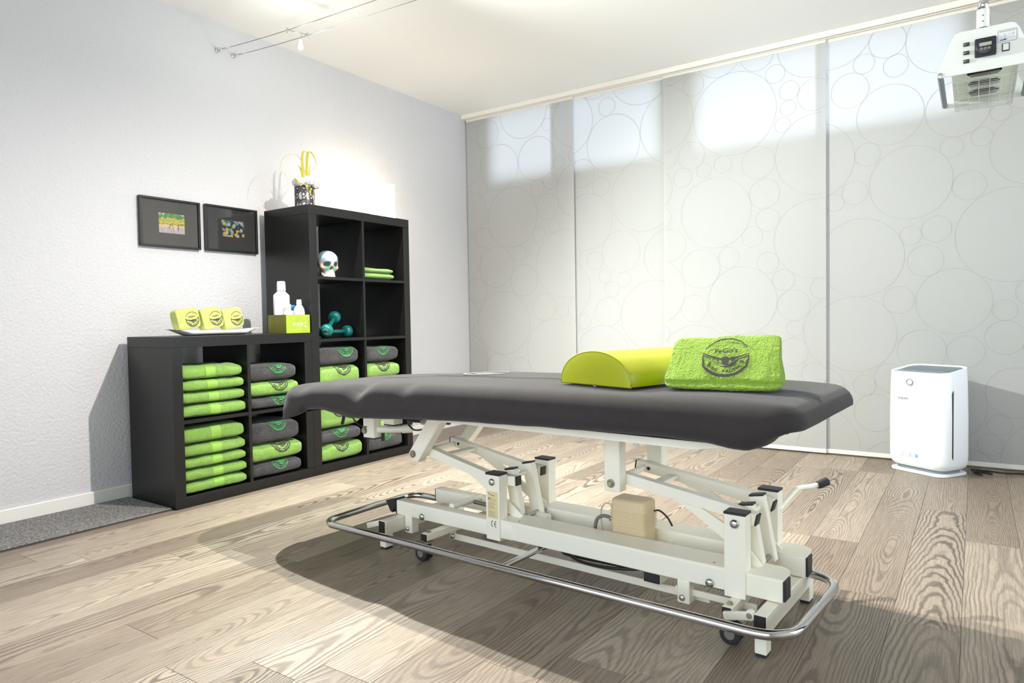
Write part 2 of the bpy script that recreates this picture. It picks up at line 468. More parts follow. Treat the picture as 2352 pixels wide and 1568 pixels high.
# text -> 2D triangles
_tc = {}
def text2d(s):
    """returns (verts2d, faces, width) with cap height about 0.7"""
    if s in _tc: return _tc[s]
    cu = bpy.data.curves.new('glyph', 'FONT'); cu.body = s; cu.size = 1.0; cu.resolution_u = 3; cu.fill_mode = 'FRONT'
    o = bpy.data.objects.new('glyph', cu); C.objects.link(o)
    dg = bpy.context.evaluated_depsgraph_get(); dg.update()
    me = o.evaluated_get(dg).to_mesh()
    V = [(v.co.x, v.co.y) for v in me.vertices]; Fc = [tuple(p.vertices) for p in me.polygons]
    o.evaluated_get(dg).to_mesh_clear()
    bpy.data.objects.remove(o); bpy.data.curves.remove(cu)
    xs = [v[0] for v in V] or [0]
    _tc[s] = (V, Fc, (min(xs), max(xs)))
    return _tc[s]
class Flat:
    """collects 2D triangles/quads"""
    def __init__(s): s.V = []; s.F = []
    def add(s, V, Fc):
        o = len(s.V); s.V += V; s.F += [tuple(i + o for i in f) for f in Fc]
    def text(s, t, cx, cy, h, rot=0.0, bold=0.0):
        V, Fc, (a, b_) = text2d(t); k = h / 0.7; mid = (a + b_) / 2
        c, sn = math.cos(rot), math.sin(rot)
        s.add([(cx + ((x - mid) * c - (y - .35) * sn) * k, cy + ((x - mid) * sn + (y - .35) * c) * k) for x, y in V], Fc)
    def strip(s, pts, w):
        """polyline with half-width w (scalar or list)"""
        n = len(pts); V = []
        for i, (x, y) in enumerate(pts):
            x0, y0 = pts[max(i - 1, 0)]; x1, y1 = pts[min(i + 1, n - 1)]
            dx, dy = x1 - x0, y1 - y0; l = math.hypot(dx, dy) or 1
            ww = w[i] if isinstance(w, (list, tuple)) else w
            V += [(x - dy / l * ww, y + dx / l * ww), (x + dy / l * ww, y - dx / l * ww)]
        s.add(V, [(2 * i, 2 * i + 1, 2 * i + 3, 2 * i + 2) for i in range(n - 1)])
    def arc(s, cx, cy, r, a0, a1, w, n=24, ry=None):
        ry = ry or r
        s.strip([(cx + r * math.cos(math.radians(a0 + (a1 - a0) * i / n)), cy + ry * math.sin(math.radians(a0 + (a1 - a0) * i / n))) for i in range(n + 1)],
                w if not isinstance(w, tuple) else [w[0] + (w[1] - w[0]) * math.sin(PI * i / n) for i in range(n + 1)])
    def disc(s, cx, cy, r, n=16):
        V = [(cx, cy)] + [(cx + r * math.cos(2 * PI * i / n), cy + r * math.sin(2 * PI * i / n)) for i in range(n)]
        s.add(V, [(0, 1 + i, 1 + (i + 1) % n) for i in range(n)])
    def rect(s, x0, x1, y0, y1): s.add([(x0, y0), (x1, y0), (x1, y1), (x0, y1)], [(0, 1, 2, 3)])
    def mesh(s, fn):
        bm = NB(); vs = [bm.verts.new(fn(x, y)) for x, y in s.V]
        for f in s.F:
            try: bm.faces.new([vs[i] for i in f])
            except ValueError: pass
        return bm
def crest():
    """round emblem: lettering, two bones meeting in a joint, ring"""
    f = Flat()
    f.arc(0, 0, 0.97, 178, 362, (0.026, 0.066), 36)
    f.arc(0, 0.02, 0.97, 158, 28, (0.016, 0.034), 24)
    L_ = [(-1.0 + 1.0 * t, 0.17 - 0.42 * t) for t in [i / 10 for i in range(11)]]
    f.strip(L_, [0.022 + 0.085 * (i / 10) ** 1.3 for i in range(11)])
    f.disc(0.0, -0.19, 0.19, 18)
    f.strip([(-1.0 + 0.75 * t, 0.08 - 0.38 * t) for t in [i / 8 for i in range(9)]], 0.028)
    f.strip([(0.22, -0.2), (0.34, -0.14), (0.46, -0.06), (0.7, 0.04), (1.0, 0.16)], [0.15, 0.13, 0.05, 0.03, 0.018])
    f.strip([(-0.2, -0.44), (-0.05, -0.48), (0.1, -0.47), (0.3, -0.38), (0.55, -0.2), (0.8, -0.04), (0.98, 0.07)], [0.02, .05, .05, .045, .04, .035, .025])
    for ox, oy in ((-.008, 0), (.008, 0), (0, -.008), (0, .008)): f.text("FeGo's", ox, 0.33 + oy, 0.25)
    for i, ch in enumerate('BONE FACTORY'):
        if ch == ' ': continue
        a = math.radians(212 + (336 - 212) * i / 11)
        for ox, oy in ((-.008, 0), (.008, 0), (0, -.008), (0, .008)): f.text(ch, 0.76 * math.cos(a) + ox, 0.76 * math.sin(a) + oy, 0.145, a + PI / 2)
    return f
CREST = crest()

# ------------------------------------------------------------------ floor
def build_floor():
    fl = struct('floor', B(XL - .1, XR + .1, YR - .1, YB + .1, -0.05, -0.0125), 'wall_plain', 'pale limed oak plank floor of the treatment room', 'floor')
    rnd = random.Random(4); W = 0.1625; gap = 0.0004; Lp = 1.28
    k0 = math.floor((XL - 2.973) / W); k1 = math.ceil((XR - 2.973) / W)
    n = 0
    for k in range(k0, k1):
        x0 = max(2.973 + k * W, XL); x1 = min(2.973 + (k + 1) * W, XR)
        if x1 - x0 < 0.01: continue
        y = YR - rnd.random() * Lp
        while y < YB:
            ya, yb = max(y, YR), min(y + Lp, YB); y += Lp
            if yb - ya < 0.02: continue
            bm = B(-(x1 - x0) / 2 + gap, (x1 - x0) / 2 - gap, -(yb - ya) / 2 + gap, (yb - ya) / 2 - gap, -0.012, 0.0, 0.0006, 1)
            obj('plank', bm, 'oak', fl, loc=((x0 + x1) / 2, (ya + yb) / 2, 0)); n += 1
    return fl
build_floor()

# ------------------------------------------------------------------ walls, ceiling, windows
struct('ceiling', B(XL - .12, XR + .12, YR - .2, YB + .2, ZC, ZC + .1), 'ceiling_paint', 'smooth white ceiling above the treatment room', 'ceiling')
struct('wall_left', B(XL - .12, XL, YR - .2, YB + .2, -.05, ZC), 'wall_paint', 'white woodchip wall behind the black shelves', 'wall')
RY0, RY1, RZ0, RZ1 = .30, 2.45, .20, 2.15
bm = NB()
for b_ in ((YR - .2, RY0, -.05, ZC), (RY1, YB + .2, -.05, ZC), (RY0, RY1, -.05, RZ0), (RY0, RY1, RZ1, ZC)): box(bm, XR, XR + .12, *b_)
struct('wall_right', bm, 'wall_plain', 'plain white side wall opposite the shelves', 'wall')
bm = NB()
for b_ in ((RY0, RY0 + .05, RZ0, RZ1), (RY1 - .05, RY1, RZ0, RZ1), (RY0 + .05, RY1 - .05, RZ0, RZ0 + .05), (RY0 + .05, RY1 - .05, RZ1 - .05, RZ1)): box(bm, XR + .03, XR + .08, *b_)
w4 = struct('window_4', bm, 'window_white', 'added fill-light window in the side wall opposite the shelves', 'window')  # unseen side window, added for soft fill from the right
obj('pane', B(XR + .052, XR + .058, RY0 + .05, RY1 - .05, RZ0 + .05, RZ1 - .05), 'glass', w4)
def wall_with_holes(name, y0, y1, holes, label):
    bm = NB(); xs = sorted({XL, XR} | {h[0] for h in holes} | {h[1] for h in holes})
    for a, b_ in zip(xs, xs[1:]):
        hh = [h for h in holes if h[0] <= a and h[1] >= b_]
        if hh:
            box(bm, a, b_, y0, y1, -.05, hh[0][2]); box(bm, a, b_, y0, y1, hh[0][3], ZC)
        else: box(bm, a, b_, y0, y1, -.05, ZC)
    return struct(name, bm, 'wall_plain', label, 'wall')
WZ0, WZ1 = 1.925, 2.484
HOLES = [(-0.20, 1.22, WZ0, WZ1), (1.47, 2.94, WZ0, WZ1)]
wall_with_holes('wall_back', YB, YB + .09, HOLES, 'white wall with high strip windows behind the sliding panels')
RH = [(-0.1, 4.2, 0.28, 2.32)]
wall_with_holes('wall_rear', YR - .2, YR, RH, 'white wall behind the viewer with a wide added fill window')
def window(n, h, ya, label, mull):
    x0, x1, z0, z1 = h; t = 0.018 if n < 3 else 0.05
    bm = NB(); box(bm, x0, x1, ya, ya + .05, z0, z0 + t); box(bm, x0, x1, ya, ya + .05, z1 - t, z1)
    box(bm, x0, x0 + t, ya, ya + .05, z0 + t, z1 - t); box(bm, x1 - t, x1, ya, ya + .05, z0 + t, z1 - t)
    for mx in mull: box(bm, mx - .02, mx + .02, ya, ya + .05, z0 + t, z1 - t)
    w = struct('window_%d' % n, bm, 'window_white', label, 'window')
    xs = [x0 + t] + [q for mx in mull for q in (mx - .02, mx + .02)] + [x1 - t]
    for a, b_ in zip(xs[::2], xs[1::2]):
        obj('pane', B(a, b_, ya + .022, ya + .028, z0 + t, z1 - t), 'glass', w)
window(1, HOLES[0], YB + .035, 'high strip window glowing through the two left panels', [])
window(2, HOLES[1], YB + .035, 'high strip window glowing through the two right panels', [])
window(3, RH[0], YR - .12, 'wide fill-light window added in the wall behind the viewer', [.97, 2.05, 3.13])  # unseen rear window, added to fill faces turned towards the camera
# baseboards
def baseboard(name, x0, x1, y0, y1, label):
    return struct(name, B(x0, x1, y0, y1, 0, .066, .003, 1), 'white_trim', label, 'baseboard')
baseboard('baseboard_left', XL, XL + .014, YR, YB, 'white baseboard along the woodchip wall')
baseboard('baseboard_rear', XL + .014, XR, YR, YR + .014, 'white baseboard under the added window behind the viewer')
baseboard('baseboard_right', XR - .014, XR, YR + .014, YB, 'white baseboard along the wall opposite the shelves')

# ------------------------------------------------------------------ sliding panel curtains
rail = thing('curtain_rail', 'white multi-track curtain rail fixed along the ceiling edge', 'curtain rail', (0, 0, ZC))
bm = NB()
box(bm, XL + .002, XR - .002, 2.700, 2.7985, -.012, -.001)
obj('rail_plate', bm, 'rail_white', rail)
for yy, ww in ((2.700, .005), (2.735, .005), (2.7585, .003), (2.780, .005), (2.7930, .005)):
    obj('track_rib', B(XL + .002, XR - .002, yy, yy + ww, -.034, -.012), 'rail_white', rail)
RND = random.Random(11)
def pack(x0, x1, z0, z1, rnd):
    """touching circles of many sizes"""
    cs = []
    for rad_lo, rad_hi, tries in ((.19, .26, 300), (.13, .18, 600), (.085, .12, 1500), (.045, .08, 3000)):
        for _ in range(tries):
            r = rnd.uniform(rad_lo, rad_hi); x = rnd.uniform(x0 - .1, x1 + .1); z = rnd.uniform(z0 - .1, z1 + .1)
            if all(math.hypot(x - a, z - b_) > r + c - .004 for a, b_, c in cs): cs.append((x, z, r))
    # grow each until it touches a neighbour
    out = []
    for i, (x, z, r) in enumerate(cs):
        d = min([math.hypot(x - a, z - b_) - c for j, (a, b_, c) in enumerate(cs) if j != i] + [.3])
        r = max(r, min(d, .28)); cs[i] = (x, z, r); out.append((x, z, r))
    return out
def panel(x0, x1, y, label, bow=0.004, seed=0):
    t = thing('sliding_panel', label, 'panel curtain', ((x0 + x1) / 2, y, 0), 0, 'sliding panel curtains on the window wall')
    w = (x1 - x0) / 2; z0, z1 = .022, ZC - .036; rnd = random.Random(seed); ph = rnd.uniform(0, 6)
    def ys(x, z): return bow * math.cos(x / w * PI * .5) * (0.4 + .6 * math.sin(z * 1.3 + ph)) + .0015 * math.sin(x * 9 + ph)
    nx, nz = 24, 30; bm = NB()
    g = [[bm.verts.new((-w + 2 * w * i / nx, ys(-w + 2 * w * i / nx, z0 + (z1 - z0) * j / nz), z0 + (z1 - z0) * j / nz)) for i in range(nx + 1)] for j in range(nz + 1)]
    for j in range(nz):
        for i in range(nx): bm.faces.new((g[j][i], g[j][i + 1], g[j + 1][i + 1], g[j + 1][i]))
    obj('fabric', bm, 'blind', t, smooth=True)
    f = Flat()
    for (cx, cz, r) in pack(-w, w, z0, z1, rnd):
        n = 56; run = []
        for i in range(n + 1):
            p = (cx + r * math.cos(2 * PI * i / n), cz + r * math.sin(2 * PI * i / n))
            if -w + .003 < p[0] < w - .003 and z0 + .003 < p[1] < z1 - .003: run.append(p)
            else:
                if len(run) > 1: f.strip(run, .0012)
                run = []
        if len(run) > 1: f.strip(run, .0012)
    o = obj('circle_print', f.mesh(lambda a, b_: (a, ys(a, b_) - .0012, b_)), 'blind_print', t)
    o['label'] = 'fine printed outlines of overlapping circles'; o['kind'] = 'stuff'
    obj('weight_bar', B(-w, w, -.003, .003, .010, .034, .001, 1), 'rail_white', t)
    obj('carrier_strip', B(-w, w, -.005, .005, z1 - .012, z1 + .014, .001, 1), 'rail_white', t)
panel(XL + .012, .560, 2.752, 'pale sliding panel in the corner beside the woodchip wall', .002, 1)
panel(.365, 1.300, 2.768, 'pale sliding panel behind the lime bolster', .002, 2)
panel(1.252, 2.262, 2.752, 'pale sliding panel behind the green towel on the massage table', .002, 3)
panel(2.205, 3.900, 2.768, 'pale sliding panel behind the white air purifier', .002, 4)

# ------------------------------------------------------------------ black shelf units
T = 0.05; IN = 0.016; DEP = 0.39
def shelf_unit(name, y0, w, h, rows, label):
    t = thing(name, label, 'shelf', (0, y0, 0), 0)
    obj('side_panel', B(-DEP, 0, 0, T, T, h - T, .0012, 1), 'black_brown', t)
    obj('side_panel', B(-DEP, 0, w - T, w, T, h - T, .0012, 1), 'black_brown', t)
    obj('top_panel', B(-DEP, 0, 0, w, h - T, h, .0012, 1), 'black_brown', t)
    obj('bottom_panel', B(-DEP, 0, 0, w, 0.0005, T, .0012, 1), 'black_brown', t)
    step = (h - 2 * T) / rows
    for i in range(1, rows):
        z = T + step * i
        obj('shelf_board', B(-DEP + .003, -.001, T, w - T, z - IN / 2, z + IN / 2), 'black_brown', t)
    for i in range(rows):
        za = T + step * i + (IN / 2 if i else 0); zb = T + step * (i + 1) - (IN / 2 if i < rows - 1 else 0)
        obj('divider', B(-DEP + .003, -.001, w / 2 - IN / 2, w / 2 + IN / 2, za, zb), 'black_brown', t)
    return t
shelf_unit('low_shelf', 0.0, .789, .79, 2, 'low black-brown cube shelf of four open cells full of towels')
shelf_unit('tall_shelf', .790, .79, 1.49, 4, 'tall black-brown cube shelf with eight open cells and a lit lamp on top')

# ------------------------------------------------------------------ folded towels
def towel_fn(w, d, h, seed, lump=.004, n=3.2, crease=None, taper=.03, flat=False):
    """surface of a folded towel: returns P(y, t): y in [-w/2,w/2], t profile angle (0 = front, pi/2 = top). front towards +x"""
    sd = Vector((seed * 7.3, seed * 3.1, seed * 1.7))
    def P(y, t):
        e = min(1.0, abs(y) / (w / 2)); k = (max(0.0, 1 - e ** 9)) ** (1 / 3.0)
        c, s = math.cos(t), math.sin(t)
        x = (abs(c) ** (2 / n)) * (1 if c >= 0 else -1); z = (abs(s) ** (2 / n)) * (1 if s >= 0 else -1)
        kk = .66 + .34 * k if e < 1 else .66
        px = x * (d / 2) * (1 - taper * (1 - k)); pz = z * (h / 2) * kk
        q = Vector((px, y, pz))
        nz = noise.noise(q * 14 + sd) * lump + noise.noise(q * 45 + sd) * lump * .35
        m_ = 1.0
        if crease and c > 0: px -= .007 * math.exp(-((pz + h / 2 - crease) / .006) ** 2)
        px += x * nz; pz += z * nz * (0.25 if z < -.6 else 1)
        if z < 0: pz = max(pz, -h / 2)
        elif flat: pz = min(pz, h / 2)
        return Vector((px, y, pz + h / 2))
    return P
def towel_mesh(P, w, y0=None, y1=None, ny=40, nt=56, off=0.0, fuzz=0.0):
    bm = NB(); y0 = -w / 2 if y0 is None else y0; y1 = w / 2 if y1 is None else y1
    full = (abs(y0 + w / 2) < 1e-6)
    rings = []
    for j in range(ny + 1):
        y = y0 + (y1 - y0) * (j / ny if not full else .5 - .5 * math.cos(PI * j / ny) * (.35 + .65 * abs(math.cos(PI * j / ny)) ** .5))
        if full and j in (0, ny): y = y0 if j == 0 else y1
        ring = []
        for i in range(nt):
            t = 2 * PI * i / nt; p = P(y, t)
            if off or fuzz:
                nn = nrm(P, y, t)
                p = p + nn * (off + (fuzz * noise.noise(p * 160) if fuzz else 0))
                p.z = max(p.z, .0)
            ring.append(bm.verts.new(p))
        rings.append(ring)
    for a, b_ in zip(rings, rings[1:]):
        for i in range(nt): bm.faces.new((a[i], a[(i + 1) % nt], b_[(i + 1) % nt], b_[i]))
    if full:
        for r in (rings[0], rings[-1]):
            c = sum((v.co for v in r), Vector()) / nt; cv = bm.verts.new(c)
            for i in range(nt): bm.faces.new((r[i], r[(i + 1) % nt], cv))
    return bm
def nrm(P, y, t, e=.002, et=.03):
    a = P(y + e, t) - P(y - e, t); b_ = P(y, t + et) - P(y, t - et)
    n_ = b_.cross(a)
    if n_.length < 1e-9: return Vector((0, 0, 1))
    n_.normalize()
    q = P(y, t); ctr = P(0, PI / 2); ctr2 = P(0, -PI / 2); cc = (ctr + ctr2) / 2
    if n_.dot(Vector((q.x - cc.x, 0, q.z - cc.z))) < 0: n_ = -n_
    return n_
def crest_on(P, cy, s0, R, off=.0018, flip=1):
    """emblem mapped on the towel: v runs along the profile from the front middle (t=0) upwards"""
    tab = [0.0]; ts = [-1.2 + 4.4 * i / 220 for i in range(221)]
    prev = P(cy, ts[0]); acc = [0.0]
    for t in ts[1:]:
        p = P(cy, t); acc.append(acc[-1] + (p - prev).length); prev = p
    z0 = interp(list(zip(ts, acc)), 0.0); inv = [(a - z0, t) for a, t in zip(acc, ts)]
    def fn(u, v):
        t = interp(inv, s0 + v * R); y = cy + u * R * flip
        return P(y, t) + nrm(P, y, t, .010, .12) * off
    return CREST.mesh(fn)
POS = {0: 'bottom', 1: 'second from bottom', 2: 'third from bottom', 3: 'fourth from bottom', 4: 'top'}
def towel(loc, w, d, h, color, seed, label, group, band=None, logo=None, rotz=0.0, lump=.005, name='folded_towel', n=4.0, flat=False):
    t = thing(name, label, 'towel', loc, rotz, group)
    P = towel_fn(w, d, h, seed, lump, n, flat=flat)
    obj('folded_cloth', towel_mesh(P, w), {'green': 'green_terry', 'grey': 'grey_terry'}[color], t, smooth=True)
    if band is not None:
        obj('woven_band', towel_mesh(P, w, band - .026, band + .026, 4, 56, .0008), 'green_band', t, smooth=True)
    if logo:
        o = obj('embroidered_emblem', crest_on(P, logo[0], h * .5 + .004, logo[2]), 'print_dark' if color == 'green' else 'print_green', t)
        o['label'] = 'round embroidered emblem with bones and lettering'
    return t
def stack(y0, y1, z0, specs, where, group, dx=-.012):
    """specs bottom to top: (color, h, width, depth, band, logo, dy, rot)"""
    z = z0 + .0005; n = len(specs)
    for i, (color, h, w, d, band, logo, dy, rot) in enumerate(specs):
        pos = 'bottom' if i == 0 else ('top' if i == n - 1 else {1: 'second lowest' if n > 3 else 'middle', 2: 'third lowest', 3: 'second highest'}[i])
        cy = (y0 + y1) / 2 + dy
        lab = '%s %s towel in %s' % (pos, {'green': 'green', 'grey': 'grey'}[color], where)
        towel((dx - d / 2, cy, z), w, d, h, color, hash_(where, i), lab, group, band, logo, rot * .5, flat=i < n - 1)
        z += h + .0012
def hash_(s, i): return (sum(ord(c) * (k + 1) for k, c in enumerate(s)) % 97) + i * 3.7
G, K = 'green', 'grey'
# low shelf: cells y .05-.387 and .403-.739 ; rows z .05-.387 and .403-.74
stack(.052, .385, .403, [(G, .066, .326, .33, .0, None, -.002, 0), (G, .058, .322, .33, -.005, None, -.005, .01), (G, .054, .318, .33, -.008, None, -.006, -.01), (G, .066, .312, .33, -.012, None, -.009, .0)],
      'the low shelf\'s upper cell nearest the carpet', 'banded green towels in the low shelf')
stack(.052, .385, .05, [(G, .058, .322, .33, .01, None, -.004, 0), (G, .057, .322, .33, .006, None, -.004, .01), (G, .054, .320, .33, .006, None, -.004, -.01), (G, .060, .318, .33, .003, None, -.006, .01), (G, .080, .312, .33, .005, None, -.009, 0)],
      'the low shelf\'s lower cell nearest the carpet', 'banded green towels in the low shelf')
stack(.403, .737, .403, [(K, .062, .30, .32, None, (.03, .075, .052), -.012, 0), (G, .078, .292, .32, None, (.03, .088, .055), -.016, .02), (K, .088, .280, .32, None, (.03, .115, .052), -.022, -.03)],
      'the low shelf\'s upper cell beside the tall shelf', 'emblem towels in the shelves')
stack(.403, .737, .05, [(K, .078, .30, .32, None, (.02, .088, .05), -.012, 0), (G, .092, .310, .32, None, (.03, .085, .056), -.010, .02), (K, .112, .290, .32, None, (.02, .115, .052), -.018, -.02)],
      'the low shelf\'s lower cell beside the tall shelf', 'emblem towels in the shelves')
# tall shelf rows: z .05-.3895 | .4055-.737 | .753-1.0845 | 1.1005-1.44
stack(.842, 1.175, .4055, [(K, .074, .29, .32, None, None, -.014, 0), (G, .118, .300, .32, None, (.03, .09, .062), -.016, .0), (K, .105, .290, .32, None, (.05, .105, .062), -.016, .02)],
      'the tall shelf\'s left cell, third row down', 'emblem towels in the shelves')
stack(1.195, 1.528, .4055, [(K, .088, .28, .32, None, None, -.014, 0), (G, .100, .275, .32, None, (.0, .09, .058), -.018, .0), (K, .098, .268, .32, None, (.0, .13, .055), -.022, .02)],
      'the tall shelf\'s right cell, third row down', 'emblem towels in the shelves')
stack(.842, 1.175, .05, [(G, .105, .308, .32, None, (.0, .085, .056), -.010, .02), (K, .080, .30, .32, None, (.0, .078, .056), -.016, 0), (G, .125, .300, .32, None, (.0, .10, .064), -.016, 0)],
      'the tall shelf\'s bottom left cell', 'emblem towels in the shelves')
stack(1.195, 1.528, .05, [(K, .108, .292, .32, None, (.0, .095, .05), -.014, .02), (G, .085, .280, .32, None, None, -.018, 0)],
      'the tall shelf\'s bottom right cell', 'emblem towels in the shelves')

# single folded towel in the top right cell (two loose folds)
def loose_towel():
    t = thing('folded_towel', 'small lime green towel folded loosely in the top right cell of the tall shelf', 'towel', (-.02, 1.338, 1.1010), .04)
    P = towel_fn(.265, .24, .045, 5.5, .004, 2.6)
    obj('lower_fold', towel_mesh(P, .265), 'green_terry', t, smooth=True, loc=(-.125, .0, 0))
    P2 = towel_fn(.255, .235, .038, 8.5, .004, 2.4)
    obj('upper_fold', towel_mesh(P2, .255), 'green_terry', t, smooth=True, loc=(-.122, -.004, .037))
loose_towel()

# ------------------------------------------------------------------ things on the shelves
# two dark balls behind the loose towel
for (x, y, r, lb) in ((-.33, 1.36, .048, 'dark grey ball behind the loose green towel, right one'), (-.345, 1.255, .045, 'dark grey ball behind the loose green towel, left one against the divider')):
    bm = NB(); bmesh.ops.create_icosphere(bm, subdivisions=4, radius=r)
    for v in bm.verts: v.co *= 1 + .012 * noise.noise(v.co * 60)
    tag(obj('massage_ball', bm, 'ball_grey', smooth=True, loc=(x, y, 1.1005 + r * 1.0)), lb, 'ball', 'dark balls in the tall shelf')

# dumbbells
def dumbbell(loc, rot, label, ang):
    t = thing('dumbbell', label, 'dumbbell', loc, 0, 'teal dumbbells in the tall shelf')
    t.rotation_euler = rot
    R, L = .036, .085
    bm = lathe(NB(), [(0, -L + .022), (.0125, -L + .022), (.0115, -.02), (.013, 0), (.0115, .02), (.0125, L - .022), (0, L - .022)], (0, 0, 0), 20, 'x')
    obj('grip', bm, 'teal_vinyl', t, smooth=True)
    for s in (-1, 1):
        bm = lathe(NB(), [(0, -.024), (.020, -.024), (R - .006, -.020), (R - .001, -.012), (R, 0), (R - .001, .012), (R - .006, .020), (.020, .024), (0, .024)], (s * L, 0, 0), 28, 'x')
        h = obj('weight_head', bm, 'teal_vinyl', t, smooth=True)
        if s == ang:
            f = Flat(); f.arc(0, .004, .016, 30, 150, .0016, 10); f.text('1,5 kg', 0, -.008, .007)
            obj('weight_mark', f.mesh(lambda a, b_: (s * (L + .0243), s * a, b_)), 'bottle_white', h)
dumbbell((-.115, 1.062, .753 + .0368), (0, 0, PI / 2), 'teal dumbbell lying level along the shelf board', 0)
dumbbell((-.0705, .985, .8365), (0, .456, -1.012), 'teal dumbbell propped up with its low head towards the room', 1)
dumbbell((-.268, .966, .753 + .0368), (0, 0, .0), 'teal dumbbell mostly hidden behind the front post of the tall shelf', 0)

# skull model
def skull():
    t = thing('skull_model', 'painted anatomical skull model in the top left cell of the tall shelf', 'skull', (-.083, .978, 1.1008), -.30)
    def col(bm, fn):
        lay = bm.loops.layers.float_color.new('paint')
        for f in bm.faces:
            for l in f.loops: l[lay] = tuple(lin(fn(l.vert.co))) + (1,)
    S = .155 / 2.05
    # cranium + upper face as one sculpted shell. local: face towards +x, up z; units scaled by S (height ~2.05)
    bm = NB(); bmesh.ops.create_icosphere(bm, subdivisions=6, radius=1.0)
    def sm(a, b_, x):
        x = max(0, min(1, (x - a) / (b_ - a))); return x * x * (3 - 2 * x)
    ORB = [Vector((.62, s * .33, -.22)) for s in (-1, 1)]
    for v in bm.verts:
        n_ = v.co.normalized(); x, y, z = n_
        p = Vector((x * 1.12, y * .80, z * .86))
        # face block: pull front-lower part down and narrow
        face = sm(.05, .75, x) * sm(.25, -.55, z)
        p.z -= .34 * face; p.y *= 1 - .30 * face * sm(-.1, -.8, z); p.x -= .26 * face
        # flatten forehead slightly, temples in
        tmp = sm(.2, .7, x) * (1 - sm(.0, .5, abs(z + .05)))
        p.y *= 1 - .10 * tmp
        # base of skull raised behind the face
        bk = sm(.1, -.5, x) * sm(-.2, -.9, z); p.z += .16 * bk
        # cheekbones
        for s in (-1, 1):
            d = (p - Vector((.46, s * .56, -.50))).length; p.y += s * .12 * math.exp(-(d / .2) ** 2); p.x += .08 * math.exp(-(d / .2) ** 2)
            # orbits
            d = math.hypot((p.y - s * .335) / .235, (p.z + .235 + s * 0) / .20)
            if x > .2: p.x -= .34 * (1 - sm(.55, 1.05, d))
            # brow ridge
            d2 = math.hypot((p.y - s * .32) / .3, (p.z + .02) / .1)
            if x > .2: p.x += .05 * math.exp(-d2 * d2)
        # nasal aperture
        wid = .05 + .13 * sm(-.30, -.62, p.z)
        if x > .2: p.x -= .26 * (1 - sm(.6, 1.1, math.hypot(p.y / max(wid, .02), (p.z + .50) / .185)))
        # nasal bridge
        if x > .3: p.x += .06 * math.exp(-(p.y / .08) ** 2 - ((p.z + .26) / .1) ** 2)
        v.co = p
    for v in bm.verts: v.co = Vector((v.co.x, v.co.y, v.co.z + 1.19)) * S
    def c1(co):
        x, y, z = co / S; z -= 1.19
        for s in (-1, 1):
            if x > .15 and math.hypot((y - s * .335) / .235, (z + .235) / .20) < .92: return (104, 132, 134)
        if x > .1 and math.hypot(y / .16, (z + .5) / .18) < .8: return (112, 104, 60)
        if z > -.06: return (150, 170, 184) if x > -.1 else (120, 116, 124)
        if x < .15 and z > -.35: return (176, 128, 70)
        if abs(y) > .40 and z > -.62: return (206, 168, 150)
        if z > -.70 and abs(y) > .13: return (128, 192, 162)
        return (232, 228, 226)
    col(bm, c1)
    obj('cranium', bm, 'skull_paint', t, smooth=True)
    # upper teeth row and lower jaw
    bm = NB()
    pts = [(.60 * math.cos(a) + .12, .36 * math.sin(a)) for a in [(-1.25 + 2.5 * i / 14) for i in range(15)]]
    for i, (x, y) in enumerate(pts):
        b2 = NB(); bmesh.ops.create_cube(b2, size=1)
        for v in b2.verts:
            q = Vector((v.co.x * .09, v.co.y * .085, v.co.z * .17))
            a = math.atan2(y, x - .12)
            v.co = Vector((x + q.x * math.cos(a) - q.y * math.sin(a), y + q.x * math.sin(a) + q.y * math.cos(a), .33 + q.z)) * S
        me = bpy.data.meshes.new('t'); b2.to_mesh(me); b2.free(); bm.from_mesh(me); bpy.data.meshes.remove(me)
    obj('upper_teeth', bm, 'bottle_white', t)
    # mandible: U-shaped swept band with rising rami
    bm = NB(); rows = []
    N_ = 32
    for i in range(N_ + 1):
        a = -1.9 + 3.8 * i / N_; e = sm(1.15, 1.9, abs(a))
        x = .17 + .58 * math.cos(a) * (1 if math.cos(a) > 0 else 1.2); y = .44 * math.sin(max(-PI / 2, min(PI / 2, a))) * (1 + .22 * e)
        zt = .22 + .50 * e; zb = .0 + .16 * e
        nx, ny = math.cos(a), math.sin(a)
        th = .07 * (1 - .4 * e)
        ch = .06 * math.exp(-(a / .5) ** 2)
        rows.append([Vector((x + nx * th * k[0] + (ch if k[1] < .5 and k[0] > 0 else 0), y + ny * th * k[0], zb + (zt - zb) * k[1])) * S for k in ((-1, .05), (0, 0), (1, .1), (.9, .55), (.6, 1), (-.6, 1), (-1, .5))])
    vr = [[bm.verts.new(p) for p in r] for r in rows]
    for a, b_ in zip(vr, vr[1:]):
        for k in range(7): bm.faces.new((a[k], a[(k + 1) % 7], b_[(k + 1) % 7], b_[k]))
    bm.faces.new(vr[0]); bm.faces.new(vr[-1][::-1])
    col(bm, lambda co: (230, 216, 202) if co.x > .2 * S else (196, 168, 150))
    obj('jaw', bm, 'skull_paint', t, smooth=True)
skull()

